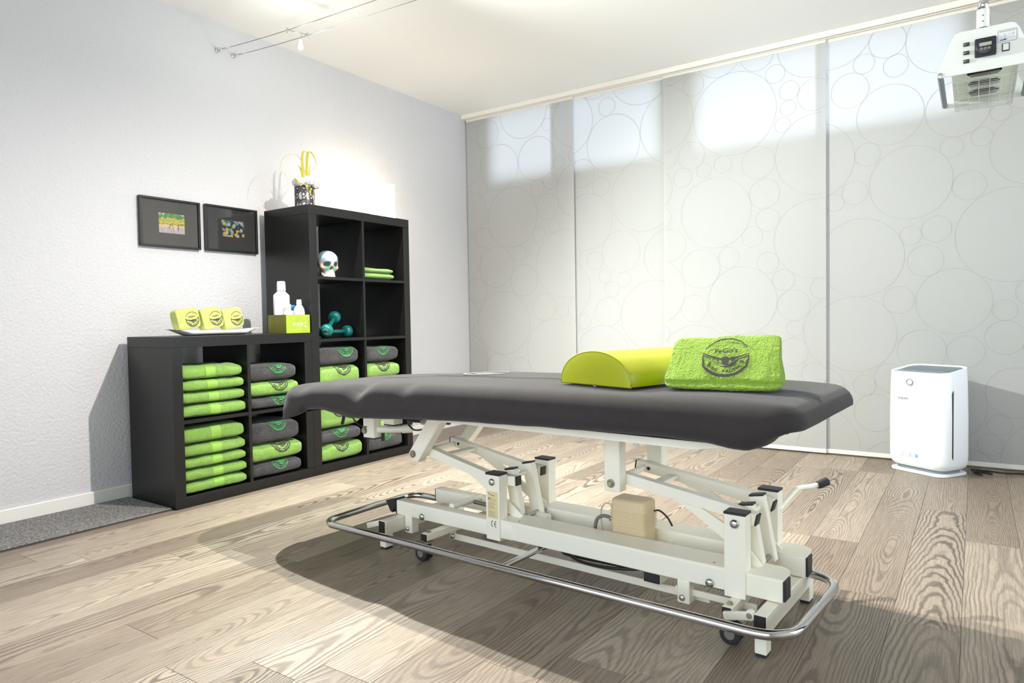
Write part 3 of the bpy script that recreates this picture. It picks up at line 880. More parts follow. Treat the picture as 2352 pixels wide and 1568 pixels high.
# porcelain dish with three rolled towels
def dish():
    t = thing('porcelain_dish', 'long white curved porcelain dish on the low shelf', 'dish', (-.165, .318, .7905), 0)
    bm = NB(); L, W = .252, .075; nu, nv = 40, 14
    def top(u, v):   # u -1..1 along y, v -1..1 across x
        wx = W * (1 - abs(u) ** 3.0) ** .55 if abs(u) < 1 else 0
        zz = .012 + .022 * abs(u) ** 2.4 + .012 * (abs(v) ** 2.5) * (1 - abs(u) ** 2)
        return Vector((wx * v, L * u, zz))
    def bot(u, v):
        wx = W * .86 * (1 - abs(u) ** 3.0) ** .55 if abs(u) < 1 else 0
        zz = max(.0, .0 + .036 * max(0, abs(u) - .60) / .40 * 1.0 + .008 * abs(v) ** 4)
        return Vector((wx * v, L * u * .985, min(zz, .031)))
    for fn, fl in ((top, 1), (bot, 0)):
        g = [[bm.verts.new(fn(-1 + 2 * i / nu, -1 + 2 * j / nv)) for j in range(nv + 1)] for i in range(nu + 1)]
        for i in range(nu):
            for j in range(nv): bm.faces.new((g[i][j], g[i + 1][j], g[i + 1][j + 1], g[i][j + 1]))
        if fl: gt = g
    edge_t = [gt[i][nv] for i in range(nu + 1)] + [gt[i][0] for i in range(nu, -1, -1)]
    edge_b = [g[i][nv] for i in range(nu + 1)] + [g[i][0] for i in range(nu, -1, -1)]
    for i in range(len(edge_t) - 1):
        try: bm.faces.new((edge_t[i], edge_t[i + 1], edge_b[i + 1], edge_b[i]))
        except ValueError: pass
    bmesh.ops.remove_doubles(bm, verts=bm.verts, dist=.0002)
    obj('dish_body', bm, 'porcelain', t, smooth=True)
dish()
def dish_towel(y, lean, label, seed, h=.100, w=.118):
    t = thing('guest_towel', label, 'towel', (-.150, y, .8225), 0, 'small pale green towels on the dish')
    t.rotation_euler = (lean, -.10, .05)
    P = towel_fn(w, .052, h, seed, .002, 4.6, None, .06)
    obj('folded_cloth', towel_mesh(P, w, ny=30, nt=48), 'pale_terry', t, smooth=True)
    # emblem on the front face
    o = obj('embroidered_emblem', crest_on(P, .018, -.006, .035, .0012), 'print_dark', t)
dish_towel(.170, .16, 'left one of three small pale green towels standing on the dish', 1.3)
dish_towel(.297, .20, 'middle one of three small pale green towels standing on the dish', 4.1, .106, .112)
dish_towel(.410, .16, 'right one of three small pale green towels standing on the dish', 7.7, .104, .112)

# gift box with bottles
def gift():
    t = thing('gift_box', 'open lime and olive cardboard box with white lettering on the low shelf', 'box', (-.080, .704, .7905), 0)
    hx, hy, H = .077, .077, .098
    obj('front_side', B(hx - .002, hx, -hy, hy, 0, H), 'gift_box_front', t)
    obj('left_side', B(-hx, hx - .002, -hy, -hy + .002, 0, H), mat('gift_box_side', (124, 118, 20), .4, var=(25, .25)), t)
    obj('right_side', B(-hx, hx - .002, hy - .002, hy, 0, H), 'gift_box_side', t)
    obj('back_side', B(-hx, -hx + .002, -hy + .002, hy - .002, 0, H), 'gift_box_side', t)
    obj('base', B(-hx + .002, hx - .002, -hy + .002, hy - .002, 0, .002), 'gift_box_side', t)
    f = Flat(); f.text('alverde', -.008, .052, .0165)
    f.strip([(.036, .046), (.040, .056), (.046, .064)], [.001, .004, .0008]); f.strip([(.028, .040), (.040, .034), (.048, .030)], [.0008, .004, .001])
    f.strip([(-.035, .038), (.02, .038)], .0008)
    o = obj('lettering', f.mesh(lambda a, b_: (hx + .0006, a + .006, b_)), 'bottle_white', t); o['label'] = 'white lettering reading alverde with a small leaf'
gift()
def bottle(name, loc, prof, cap, label, m='bottle_white', cm='bottle_white', sx=1.0, sy=1.0, lab=None):
    t = thing(name, label, 'bottle', loc, 0, 'bottles in the cardboard box')
    obj('bottle_body', lathe(NB(), prof, (0, 0, 0), 28, 'z', 0, sx, sy), m, t, smooth=True, autosmooth=50)
    obj('cap', lathe(NB(), cap, (0, 0, 0), 24, 'z'), cm, t, smooth=True, autosmooth=50)
    if lab:
        obj('label_patch', lathe(NB(), lab[0], (0, 0, 0), 28, 'z', 0, sx, sy), lab[1], t, smooth=True)
zb = .7930
bottle('shampoo_bottle', (-.105, .678, zb), [(0, 0), (.044, 0), (.050, .006), (.052, .03), (.054, .19), (.052, .203), (.030, .220), (.024, .225), (0, .225)], [(.0225, .2255), (.0235, .23), (.0215, .272), (.019, .277), (0, .277)], 'tall white bottle with a long white cap in the cardboard box', sy=.88, sx=.58)
bottle('oil_bottle', (-.042, .672, zb), [(0, 0), (.020, 0), (.022, .005), (.022, .11), (.012, .125), (.012, .128), (0, .128)], [(.0135, .1285), (.0135, .150), (.012, .153), (0, .153)], 'small bottle with a white cap and yellow collar in front of the tall bottle', 'bottle_peach')
bottle('lotion_tube', (-.122, .757, zb), [(0, 0), (.019, 0), (.020, .004), (.020, .115), (.012, .124), (0, .124)], [(.0185, .1245), (.0185, .146), (.017, .149), (0, .149)], 'small bottle with a blue cap behind the white dropper bottle', 'bottle_white', 'bottle_blue')
bottle('dropper_bottle', (-.045, .745, zb), [(0, 0), (.026, 0), (.028, .005), (.029, .11), (.026, .128), (.016, .146), (.0125, .150), (0, .150)], [(.013, .1505), (.0145, .153), (.0145, .158), (.013, .160), (.0125, .178), (0, .178)], 'small round-shouldered white bottle at the right of the cardboard box')

# vase with flowers on the tall shelf
def vase():
    t = thing('flower_vase', 'black openwork vase with pale blossoms and yellow grass blades on the tall shelf', 'vase', (-.125, .868, 1.4905), 0)
    R, H = .055, .112; rnd = random.Random(3)
    obj('glass_insert', lathe(NB(), [(0, 0), (R - .006, 0), (R - .005, .004), (R - .005, H - .006), (R - .008, H - .006), (R - .008, .008), (0, .008)], (0, 0, 0), 28), 'vase_glass', t, smooth=True, autosmooth=40)
    f = Flat()
    nC = 8
    for k in range(nC):
        for r_ in range(2):
            u = 2 * PI * R * k / nC + (r_ % 2) * PI * R / nC; v = H * (.25 + .5 * r_)
            def sp(cu, cv, s, dirn, n=22):
                pts = [(cu + dirn * s * (1 - i / n * .85) * math.cos(i / n * 8.2 + .6), cv + s * (1 - i / n * .85) * math.sin(i / n * 8.2 + .6)) for i in range(n + 1)]
                f.strip(pts, .0024)
            sp(u - .009, v, .0135, 1); sp(u + .011, v + .004, .0135, -1)
            f.strip([(u - .021, v - .028), (u - .010, v - .018), (u - .020, v), (u - .004, v + .016), (u - .012, v + .028)], .0028)
            f.strip([(u + .021, v - .028), (u + .008, v - .016), (u + .021, v - .002), (u + .010, v + .016), (u + .014, v + .028)], .0028)
    bm = f.mesh(lambda a, b_: Vector((R * math.cos(a / R), R * math.sin(a / R), max(.002, min(H - .001, b_)))))
    r = bmesh.ops.extrude_face_region(bm, geom=bm.faces[:])
    for v in r['geom']:
        if isinstance(v, bmesh.types.BMVert): v.co.x *= .955; v.co.y *= .955
    obj('openwork_sleeve', bm, 'vase_black', t)
    for z in (.0, H - .005):
        obj('rim_ring', lathe(NB(), [(R - .004, z), (R + .001, z), (R + .001, z + .005), (R - .004, z + .005)], (0, 0, 0), 32), 'vase_black', t)
    for (x, y, z, r_) in ((.005, -.038, .140, .034), (.016, .012, .148, .040), (-.01, .045, .136, .032), (-.035, -.01, .142, .036), (.040, .048, .124, .022)):
        bm = NB(); bmesh.ops.create_icosphere(bm, subdivisions=4, radius=r_)
        for v in bm.verts:
            d = v.co.normalized(); v.co = d * r_ * (1 + .22 * noise.noise(d * 5 + Vector((x * 90, y * 50, 0))) + .12 * noise.noise(d * 14)); v.co.z *= .72
        obj('blossom', bm, 'flower_white', t, smooth=True, loc=(x, y, z))
    def blade(pts, w, m_, nm='grass_blade'):
        bm = NB(); n = len(pts); P_ = [Vector(p) for p in pts]; L_ = []
        # smooth resample (Catmull-Rom)
        S_ = []
        for i in range(n - 1):
            p0, p1, p2, p3 = P_[max(i - 1, 0)], P_[i], P_[i + 1], P_[min(i + 2, n - 1)]
            for k in range(6):
                q = k / 6
                S_.append(.5 * ((2 * p1) + (p2 - p0) * q + (2 * p0 - 5 * p1 + 4 * p2 - p3) * q * q + (3 * p1 - p0 - 3 * p2 + p3) * q ** 3))
        S_.append(P_[-1]); n = len(S_)
        for i, p in enumerate(S_):
            ww = w * (1 - (i / (n - 1)) ** 2.2) + .0004
            sd = Vector((.45, .89, 0)) * ww
            L_.append((bm.verts.new(p - sd), bm.verts.new(p + Vector((.0012, -.0006, 0)) * (ww / w)), bm.verts.new(p + sd)))
        for a, b_ in zip(L_, L_[1:]):
            bm.faces.new((a[0], a[1], b_[1], b_[0])); bm.faces.new((a[1], a[2], b_[2], b_[1]))
        obj(nm, bm, m_, t, smooth=True)
    blade([(0, -.006, .13), (0, -.012, .22), (0, -.008, .30), (.004, .006, .318), (.01, .022, .295)], .0075, 'leaf_yellow')
    blade([(0, .012, .13), (0, .018, .22), (0, .026, .30), (.004, .042, .322), (.01, .068, .290), (.012, .078, .24)], .0075, 'leaf_yellow')
    blade([(0, -.004, .13), (0, -.016, .19), (.004, -.030, .218), (.01, -.050, .228)], .006, 'leaf_yellow')
    blade([(0, .016, .14), (.004, .030, .20), (.01, .034, .25)], .004, 'leaf_yellow')
    blade([(0, .010, .14), (.0, .0, .22), (.0, -.030, .275), (.0, -.075, .288), (.0, -.135, .255), (0, -.160, .20), (0, -.165, .15)], .0026, 'blade_thin')
    blade([(0, .015, .14), (0, .035, .19), (0, .08, .245), (0, .150, .262), (0, .225, .235)], .0024, 'blade_thin')
    blade([(0, .03, .14), (0, .07, .158), (0, .12, .145), (0, .17, .122)], .002, 'blade_thin')
    blade([(0, -.02, .13), (0, -.06, .12), (0, -.12, .112), (0, -.165, .075), (0, -.172, .04)], .002, 'blade_thin')
    # yellow leaves around the rim
    for (x, y, z, dx, dy, dz, w) in ((.045, -.012, .118, .012, .006, -.05, .012), (.040, -.05, .116, .02, -.025, -.012, .008), (.02, -.062, .128, .01, -.028, .02, .009), (.05, .02, .116, .012, .01, -.012, .010), (.045, .04, .118, .015, .006, .008, .008), (.048, -.03, .120, .016, -.005, -.022, .009)):
        blade([(x, y, z), (x + dx * .5, y + dy * .5, z + dz * .4 + .004), (x + dx, y + dy, z + dz)], w, 'leaf_yellow' if w > .0105 else 'leaf_gold', 'rim_leaf')
vase()

# paper lamp on the tall shelf
def paper_lamp():
    t = thing('paper_lamp', 'glowing white square-sided lamp on the right end of the tall shelf', 'lamp', (-.125, 1.478, 1.4905), 0)
    obj('foot_plate', B(-.05, .05, -.05, .05, 0, .010, .002, 1), 'white_trim', t)
    obj('lamp_shade', B(-.056, .056, -.056, .056, .010, .225, .004, 2), 'paper_lamp_glow', t)
paper_lamp()

# framed pictures
def picture(y0, y1, z0, z1, card, cy0, cy1, cz0, cz1, label, board):
    t = thing('framed_picture', label, 'picture', (XL + .001, (y0 + y1) / 2, (z0 + z1) / 2), 0, 'framed prints on the woodchip wall')
    w, h = (y1 - y0) / 2, (z1 - z0) / 2; f = .011; d = .022
    for nm, bx in (('frame_bar', (0, d, -w, w, h - f, h)), ('frame_bar', (0, d, -w, w, -h, -h + f)), ('frame_bar', (0, d, -w, -w + f, -h + f, h - f)), ('frame_bar', (0, d, w - f, w, -h + f, h - f))):
        obj(nm, B(*bx, .0012, 1), 'frame_black', t)
    obj('mount_board', B(.004, .010, -w + f, w - f, -h + f, h - f), board, t)
    cy, cz = (y0 + y1) / 2, (z0 + z1) / 2
    obj('print', B(.0101, .0108, -(cy1 - cy0) / 2, (cy1 - cy0) / 2, -(cz1 - cz0) / 2, (cz1 - cz0) / 2), card, t, loc=(0, (cy0 + cy1) / 2 - cy, (cz0 + cz1) / 2 - cz))
    obj('glass_pane', B(.0145, .0165, -w + f, w - f, -h + f, h - f), 'glass', t)
picture(.097, .416, 1.241, 1.491, 'card0', .196, .332, 1.316, 1.416, 'black framed print of green hills and yellow trees', 'mat_board_reflect')
picture(.446, .766, 1.243, 1.493, 'card1', .546, .684, 1.328, 1.419, 'black framed print of teal and yellow circles, beside the tall shelf', 'mat_board_dark')

# carpet runner by the wall
bm = B(XL + .016, -.028, -2.6, -.003, .0005, .009, .002, 1)
cr = thing('carpet_runner', 'flat grey felt carpet runner along the wall in front of the low shelf', 'carpet', (0, 0, 0))
obj('carpet_pile', bm, 'carpet_grey', cr)
obj('bound_edge', B(-.0275, -.0245, -2.6, -.003, .0005, .0065), 'carpet_edge', cr)

# ------------------------------------------------------------------ treatment table
TH = math.radians(-3.6); TO = Vector((1.87, .22, 0))
tb = thing('treatment_table', 'cream steel height-adjustable massage table with a chrome bumper bar', 'massage table', TO, TH)
CS = 'cream_steel'
def Pt(name, bm, m_=CS, smooth=False, a=40, parent=None): return obj(name, bm, m_, parent or tb, smooth, autosmooth=a if smooth else None)
def cap_box(x0, x1, y0, y1, z0, z1, name='end_cap', parent=None): return Pt(name, B(x0, x1, y0, y1, z0, z1, .0012, 1), 'cap_black', parent=parent)
def dome_bolt(x, y, z, r, m_='steel', name='dome_bolt', d=-1, axis='y'):
    pr = [(r * math.cos(a), d * (.002 + r * .62 * math.sin(a))) for a in [0, .3, .6, .9, 1.2]] + [(0, d * (.002 + r * .62))]
    pr = [(r * .98, 0)] + pr
    Pt(name, lathe(NB(), pr, (x, y, z), 18, axis), m_, True)
def hex_bolt(x, y, z, r, m_='zinc', d=-1):
    bm = lathe(NB(), [(r * 1.15, 0), (r * 1.15, d * .002), (r * 1.0, d * .0021)], (x, y, z), 18, 'y')
    lathe(bm, [(r * .86, d * .002), (r * .86, d * .008), (r * .7, d * .0095), (0, d * .0095)], (x, y, z), 6, 'y', .3)
    Pt('hex_bolt', bm, m_)

# --- base: cross tubes and feet
for sx, (x0, x1) in ((1, (.691, .722)), (-1, (-.692, -.659))):
    ct = Pt('cross_tube', B(x0, x1, -.147, .292, .054, .106, .002, 1))
    cap_box(x0 + .001, x1 - .001, -.151, -.147, .062, .105, parent=ct)
    cap_box(x0 + .001, x1 - .001, .292, .296, .062, .105, parent=ct)
    for (y0, y1) in ((-.146, -.108), (.250, .291)):
        ft = Pt('foot', B(x0 + .001, x1 - .001, y0, y1, .008, .055, .0015, 1))
        Pt('foot_pad', B(x0 + .003, x1 - .003, y0 + .002, y1 - .002, .0005, .008), 'rubber', parent=ft)
# --- long beams: narrow inner tube on the left, wide cover tube from the post on
def beam(y0, yw, yn):
    bm = NB(); box(bm, -.700, -.14, y0, y0 + yn, .107, .160, .003, 2)
    n_ = Pt('inner_beam', bm, smooth=True, a=30)
    cap_box(-.704, -.700, y0 + .001, y0 + yn - .001, .108, .159, parent=n_)
    # wide sleeve: rounded plan corner at the free end
    pl = [(-.20, y0), (.735, y0), (.735, y0 + yw * .55)] + [(.735 - .035 * (1 - math.cos(a)), y0 + yw * .55 + (yw * .45) * math.sin(a)) for a in [.35, .7, 1.05, 1.4, PI / 2]] + [(-.20, y0 + yw)]
    bm = prism(NB(), pl, 'z', .166, .170)
    box(bm, -.20, .733, y0 + .0006, y0 + .05, .108, .166, .003, 2)
    w_ = Pt('beam_sleeve', bm)
    Pt('sleeve_lip', B(-.20, .720, y0 + yw - .004, y0 + yw, .128, .166), parent=w_)
    cap_box(.733, .739, y0 + .002, y0 + .049, .112, .165, parent=w_)
beam(-.052, .098, .046)
beam(.160, .092, .046)
# --- posts with caps
for (x0, x1, y0, y1, z1) in ((.583, .640, -.058, -.013, .318), (-.246, -.187, -.058, -.013, .318), (.586, .644, .210, .255, .326), (-.232, -.170, .210, .255, .326)):
    po = Pt('post', B(x0, x1, y0, y1, .097, z1, .002, 2))
    cap_box(x0 - .001, x1 + .001, y0 - .001, y1 + .001, z1, z1 + .007, 'post_cap', po)
for x in (-.217, .612): dome_bolt(x, -.058, .295, .0125, 'chrome')
dome_bolt(-.562, -.052, .118, .0125, 'chrome'); dome_bolt(.541, -.052, .120, .0125, 'chrome')
for x in (-.125, .545): Pt('screw', lathe(NB(), [(.0035, 0), (.0035, .0015), (0, .002)], (x, -.030, .170), 12), 'steel')
# --- lifting arms (polyline of rectangular tube)
def poly_bar(pts, y0, y1, h):
    bm = NB(); up = []; dn = []
    for i, (x, z) in enumerate(pts):
        xa, za = pts[max(i - 1, 0)]; xb, zb_ = pts[min(i + 1, len(pts) - 1)]
        dx, dz = xb - xa, zb_ - za; l = math.hypot(dx, dz)
        up.append((x - dz / l * h / 2, z + dx / l * h / 2)); dn.append((x + dz / l * h / 2, z - dx / l * h / 2))
    return prism(bm, up + dn[::-1], 'y', y0, y1, .0015)
for pts, y0, y1, capL in (([(-.592, .360), (-.27, .292), (-.155, .296)], -.012, .020, False), ([(-.624, .361), (-.262, .299), (-.182, .293)], .172, .203, True),
                          ([(.222, .366), (.568, .316), (.650, .299)], -.012, .020, False), ([(.205, .363), (.575, .311), (.637, .293)], .172, .203, True)):
    ar = Pt('lift_arm', poly_bar(pts, y0, y1, .032))
    x, z = pts[-1]; xa, za = pts[-2]; ang = math.atan2(z - za, x - xa)
    bm = NB(); bar(bm, (x, (y0 + y1) / 2, z), (x + .005 * math.cos(ang), (y0 + y1) / 2, z + .005 * math.sin(ang)), (y1 - y0) - .002, .031, Vector((0, 1, 0)), .001)
    Pt('end_cap', bm, 'cap_black', parent=ar)
    if capL:
        x, z = pts[0]; xb, zb_ = pts[1]; ang = math.atan2(zb_ - z, xb - x)
        bm = NB(); bar(bm, (x, (y0 + y1) / 2, z), (x - .005 * math.cos(ang), (y0 + y1) / 2, z - .005 * math.sin(ang)), (y1 - y0) - .002, .031, Vector((0, 1, 0)), .001)
        Pt('end_cap', bm, 'cap_black', parent=ar)
        Pt('pivot_hole', lathe(NB(), [(.0055, 0), (.0055, -.0015), (0, -.0016)], (x + .045, y0, z - .007), 14, 'y'), 'cap_black', parent=ar)
# gusset plates below the arms
for pts, y0, y1 in (([(-.50, .338), (-.375, .315), (-.25, .250), (-.135, .178), (-.165, .158), (-.29, .243), (-.40, .305)], .004, .012),
                    ([(-.56, .345), (-.44, .330), (-.30, .262), (-.16, .180), (-.19, .160), (-.34, .250), (-.47, .315)], .178, .186),
                    ([(.34, .345), (.46, .322), (.58, .262), (.665, .175), (.635, .158), (.56, .228), (.45, .300)], .004, .012),
                    ([(.30, .345), (.42, .325), (.55, .262), (.665, .172), (.635, .155), (.54, .236), (.41, .305)], .178, .186)):
    Pt('gusset_plate', prism(NB(), pts, 'y', y0, y1))
# cross ties between the arms
Pt('arm_tie', B(-.522, -.482, .020, .172, .338, .348, .001, 1))
Pt('arm_tie', B(.318, .352, .020, .172, .338, .348, .001, 1))
for (x, z) in ((-.6, .352), (.235, .357)):
    Pt('pivot_tube', tube(NB(), [(x, -.012, z), (x, .21, z)], .010, 14), CS, True)
# inner rocker levers with caps
for (xb, zb_, xt, zt, y0, y1) in ((-.180, .166, -.209, .322, .026, .054), (-.160, .150, -.199, .330, .114, .142), (.640, .166, .612, .324, .026, .054), (.646, .150, .612, .331, .114, .142)):
    bm = NB(); bar(bm, (xb, (y0 + y1) / 2, zb_), (xt, (y0 + y1) / 2, zt), y1 - y0, .040, Vector((0, 1, 0)), .0015)
    lv = Pt('rocker_lever', bm)
    d = Vector((xt - xb, 0, zt - zb_)).normalized()
    bm = NB(); bar(bm, (xt, (y0 + y1) / 2, zt), (xt + d.x * .006, (y0 + y1) / 2, zt + d.z * .006), y1 - y0 + .001, .041, Vector((0, 1, 0)), .001)
    Pt('lever_cap', bm, 'cap_black', parent=lv)
for x in (-.20, .618): Pt('rocker_axle', tube(NB(), [(x, -.012, .300), (x, .212, .300)], .0085, 14), CS, True)
for (x, z) in ((-.152, .166), (.648, .166)):
    Pt('pivot_pin', tube(NB(), [(x, .046, z), (x, .16, z)], .007, 12), 'steel', True)
# --- upper legs
def leg_poly(pts, y0, y1): return prism(NB(), pts, 'y', y0, y1, .002)
Lq = [(-.625, .349), (-.580, .318), (-.436, .505), (-.506, .505)]
lg = Pt('upper_leg', leg_poly(Lq, -.055, -.014)); lg = Pt('upper_leg', leg_poly([(x + .006, max(z, .345)) for x, z in Lq], .207, .249))
Pt('upper_leg', B(.217, .269, -.055, -.014, .328, .505, .002, 1)); Pt('upper_leg', B(.226, .278, .207, .249, .352, .505, .002, 1))
hex_bolt(-.600, -.055, .349, .0125); hex_bolt(.240, -.055, .352, .0115)
Pt('bracket_tab', B(.300, .318, -.03, -.02, .46, .478, .003, 2))
# --- upper frame under the upholstery
for (y0, y1) in ((-.205, -.170), (.235, .270)): Pt('top_rail', prism(NB(), [(-.62, .511), (.56, .511), (.66, .526), (.66, .531), (-.62, .531)], 'y', y0, y1, .001))
for x in (-.50, .243): Pt('top_cross_rail', B(x - .025, x + .025, -.170, .235, .504, .528, .002, 1))
Pt('upholstery', B(-1.0, .70, -.205, .262, .532, .572, .012, 2), mat('upholstery_grey', (70, 68, 68), .6))
# --- motor unit
mo = Pt('motor_housing', B(.172, .292, .058, .140, .135, .276, .013, 3), 'motor_beige', True, 35)
for i in range(6):
    z = .190 + i * .009
    Pt('cooling_rib', B(.1705, .2935, .0568, .1412, z - .0022, z + .0022, .0015, 1), 'motor_beige', parent=mo)
Pt('cord_socket', B(.162, .173, .075, .095, .236, .252, .002, 1), 'motor_beige', parent=mo)
Pt('cord_socket', B(.156, .173, .075, .100, .190, .212, .003, 1), 'hose_grey', parent=mo)
def cat(pts, n=6):
    P_ = [Vector(p) for p in pts]; k = len(P_); S_ = []
    for i in range(k - 1):
        p0, p1, p2, p3 = P_[max(i - 1, 0)], P_[i], P_[i + 1], P_[min(i + 2, k - 1)]
        for j in range(n):
            q = j / n; S_.append(.5 * ((2 * p1) + (p2 - p0) * q + (2 * p0 - 5 * p1 + 4 * p2 - p3) * q * q + (3 * p1 - p0 - 3 * p2 + p3) * q ** 3))
    S_.append(P_[-1]); return S_
Pt('motor_cord', tube(NB(), cat([(.164, .085, .244), (.140, .085, .246), (.124, .085, .225), (.120, .09, .185), (.122, .10, .13)]), .0028, 8), 'motor_beige', True)
Pt('motor_cord', tube(NB(), cat([(.158, .088, .201), (.130, .085, .203), (.108, .082, .188), (.098, .085, .150)]), .0058, 10), 'hose_grey', True)
Pt('motor_cord', tube(NB(), cat([(.290, .12, .235), (.306, .13, .238), (.328, .14, .218), (.34, .15, .19)]), .003, 8), 'cable_black', True)
Pt('motor_tray', B(.14, .34, .03, .17, .120, .135, .001, 1))
# spindle tube and actuator
Pt('spindle', tube(NB(), [(-.36, .105, .155), (-.10, .105, .150)], .018, 18), CS, True)
Pt('spindle', tube(NB(), [(-.44, .105, .158), (-.36, .105, .155)], .008, 12), 'steel', True)
Pt('spindle_collar', tube(NB(), [(-.368, .105, .155), (-.352, .105, .155)], .013, 14), 'bottle_white', True)
Pt('cross_axle', tube(NB(), [(-.46, .0, .160), (-.46, .165, .160)], .012, 14), CS, True)
# --- low linkage: flat bar, tabs, hanging bolts
Pt('link_bar', B(-.46, .52, .0, .006, .040, .062, .001, 1))
Pt('link_bar', B(.43, .66, -.03, -.024, .062, .080, .001, 1))
for (x0, x1) in ((-.655, -.618), (.446, .482)):
    Pt('hanger_tab', B(x0, x1, -.052, -.016, .044, .109, .002, 1)); dome_bolt((x0 + x1) / 2 - .003, -.052, .060, .009, 'chrome')
dome_bolt(-.455, -.002, .052, .010, 'chrome'); dome_bolt(.318, -.004, .098, .010, 'chrome')
Pt('link_tab', prism(NB(), [(-.470, .045), (-.45, .040), (-.43, .11), (-.46, .11)], 'y', -.002, .002))
bk = Pt('lower_cross_tube', B(.340, .392, -.045, .25, .078, .1065, .001, 1)); cap_box(.341, .391, -.049, -.045, .079, .106, parent=bk)
Pt('lower_cable', tube(NB(), cat([(-.02, .05, .085), (.06, .03, .062), (.16, .0, .070), (.26, -.01, .085), (.36, .02, .10)]), .005, 8), 'cable_black', True)
Pt('lower_cable', tube(NB(), cat([(-.03, .06, .10), (.0, .04, .07), (.05, .06, .058), (.14, .05, .064), (.25, .04, .072)]), .004, 8), 'cable_black', True)
Pt('release_spring', tube(NB(), [(.50 + i * .0011, -.02 + .006 * math.cos(i * .9), .100 + .006 * math.sin(i * .9)) for i in range(90)], .0014, 5), 'steel', True)
# --- casters on their cross bars
def caster(x, y, bar_y0, bx0, bx1, bz0, bz1, stem_dx=0.0):
    cb = Pt('caster_bar', B(bx0, bx1, bar_y0, .26, bz0, bz1, .0015, 1)); cap_box(bx0 + .001, bx1 - .001, bar_y0 - .004, bar_y0, bz0 + .001, bz1 - .001, parent=cb)
    xc, zc = (bx0 + bx1) / 2, bz0
    Pt('bar_bolt', lathe(NB(), [(.009, 0), (.009, .003), (.006, .0032), (.006, .008), (0, .008)], (xc, bar_y0 + .022, bz1), 6), 'zinc', parent=cb)
    for yy in (bar_y0 + .018, .235):
        sw = Pt('swivel_plate', lathe(NB(), [(.014, zc - .012), (.018, zc - .010), (.018, zc - .004), (.012, zc)], (xc, yy, 0), 18), 'zinc', True)
        fk = Pt('caster_fork', prism(NB(), [(x - .010 + (xc - x) * .0, .024), (x + .010, .024), (xc + .013, zc - .012), (xc - .013, zc - .012)], 'y', yy - .006, yy + .006, .001), 'rubber', parent=sw)
        for dy in (-.013, .013):
            wh = Pt('wheel', lathe(NB(), [(.012, -.0085), (.023, -.0085), (.0268, -.006), (.0275, 0), (.0268, .006), (.023, .0085), (.012, .0085)], (x, yy + dy, .0280), 28, 'y'), 'rubber', True, parent=sw)
            Pt('wheel_hub', lathe(NB(), [(0, -.009), (.005, -.0095), (.013, -.0088), (.016, -.0075), (.016, .0075), (.013, .0088), (0, .009)], (x, yy + dy, .0280), 20, 'y'), 'hose_grey', True, parent=sw)
caster(.622, -.13, -.125, .602, .628, .072, .097)
caster(-.470, -.12, -.152, -.466, -.437, .075, .100)
# lifting links on the near feet
for (xa, za, xb, zb_) in ((.690, .096, .610, .078), (-.694, .094, -.772, .070)):
    bm = NB(); bar(bm, (xa, -.134, za), (xb, -.134, zb_), .012, .020, Vector((0, 1, 0)), .002)
    lk = Pt('lifting_link', bm)
    Pt('link_eye', lathe(NB(), [(.0125, .008), (.0125, -.008), (.006, -.009), (0, -.0085)], (xa - (.012 if xa > 0 else -.012), -.134, za), 18, 'y'), 'cream_steel', True, parent=lk)
    Pt('link_washer', lathe(NB(), [(.0075, -.0085), (.0075, -.0095), (0, -.0098)], (xa - (.012 if xa > 0 else -.012), -.134, za), 16, 'y'), 'zinc', True, parent=lk)
# --- chrome bumper
cor = [(-.880, -.262, .095), (.800, -.234, .100), (.812, .230, .100), (-.905, .232, .095)]
Pt('bumper_bar', tube(NB(), arc_path(cor, [.075, .10, .10, .085], 8), .0125, 14, True), 'chrome', True)
Pt('bumper_strut', tube(NB(), [(-.034, -.236, .097), (-.036, .225, .097)], .0095, 12), 'chrome', True)
for y in (.085, ):
    Pt('bumper_bracket', prism(NB(), [(-.715, .162), (-.705, .162), (-.702, .112), (-.708, .108)], 'y', -.05, .0), 'cap_black')
Pt('bumper_bracket', prism(NB(), [(-.760, .150), (-.722, .160), (-.704, .160), (-.704, .142), (-.725, .108), (-.735, .112)], 'y', -.052, -.022), 'cap_black')
# --- brake handle on the far side
hp = cat([(.640, .235, .270), (.648, .30, .290), (.663, .345, .312), (.690, .382, .315), (.712, .405, .320)])
hd = Pt('brake_handle', tube(NB(), hp, .0075, 12), CS, True)
Pt('grip', tube(NB(), [(.706, .399, .3185), (.712, .405, .320), (.728, .423, .328), (.731, .426, .3295)], [.011, .0125, .0135, .010], 16), 'cap_black', True, parent=hd)
# --- head-rest mechanism under the left end
Pt('head_bracket', B(-.885, -.822, -.052, -.012, .385, .470, .002, 1)); Pt('head_bracket', B(-.93, -.70, -.052, -.012, .468, .500, .002, 1))
Pt('bracket_foot', B(-.884, -.823, -.051, -.013, .380, .385), 'cap_black')
hex_bolt(-.876, -.052, .413, .013)
Pt('head_axle', tube(NB(), [(-.823, -.032, .418), (-.748, .03, .418)], .014, 14), CS, True)
Pt('head_axle', tube(NB(), [(-.748, .03, .418), (-.715, .055, .420)], .017, 14), CS, True)
Pt('head_block', B(-.800, -.742, -.02, .03, .440, .500, .002, 1)); Pt('bracket_foot', B(-.799, -.743, -.019, .029, .436, .440), 'cap_black')
Pt('gas_spring', tube(NB(), [(-.73, .06, .455), (-.52, .06, .462)], .013, 14), 'cap_black', True)
Pt('gas_spring', tube(NB(), [(-.66, .058, .452), (-.58, .058, .455)], .0145, 14), 'steel', True)
Pt('release_lever', bar(NB(), (-.985, -.06, .478), (-1.000, -.065, .428), .012, .010, Vector((0, 1, 0)), .002), 'cap_black')
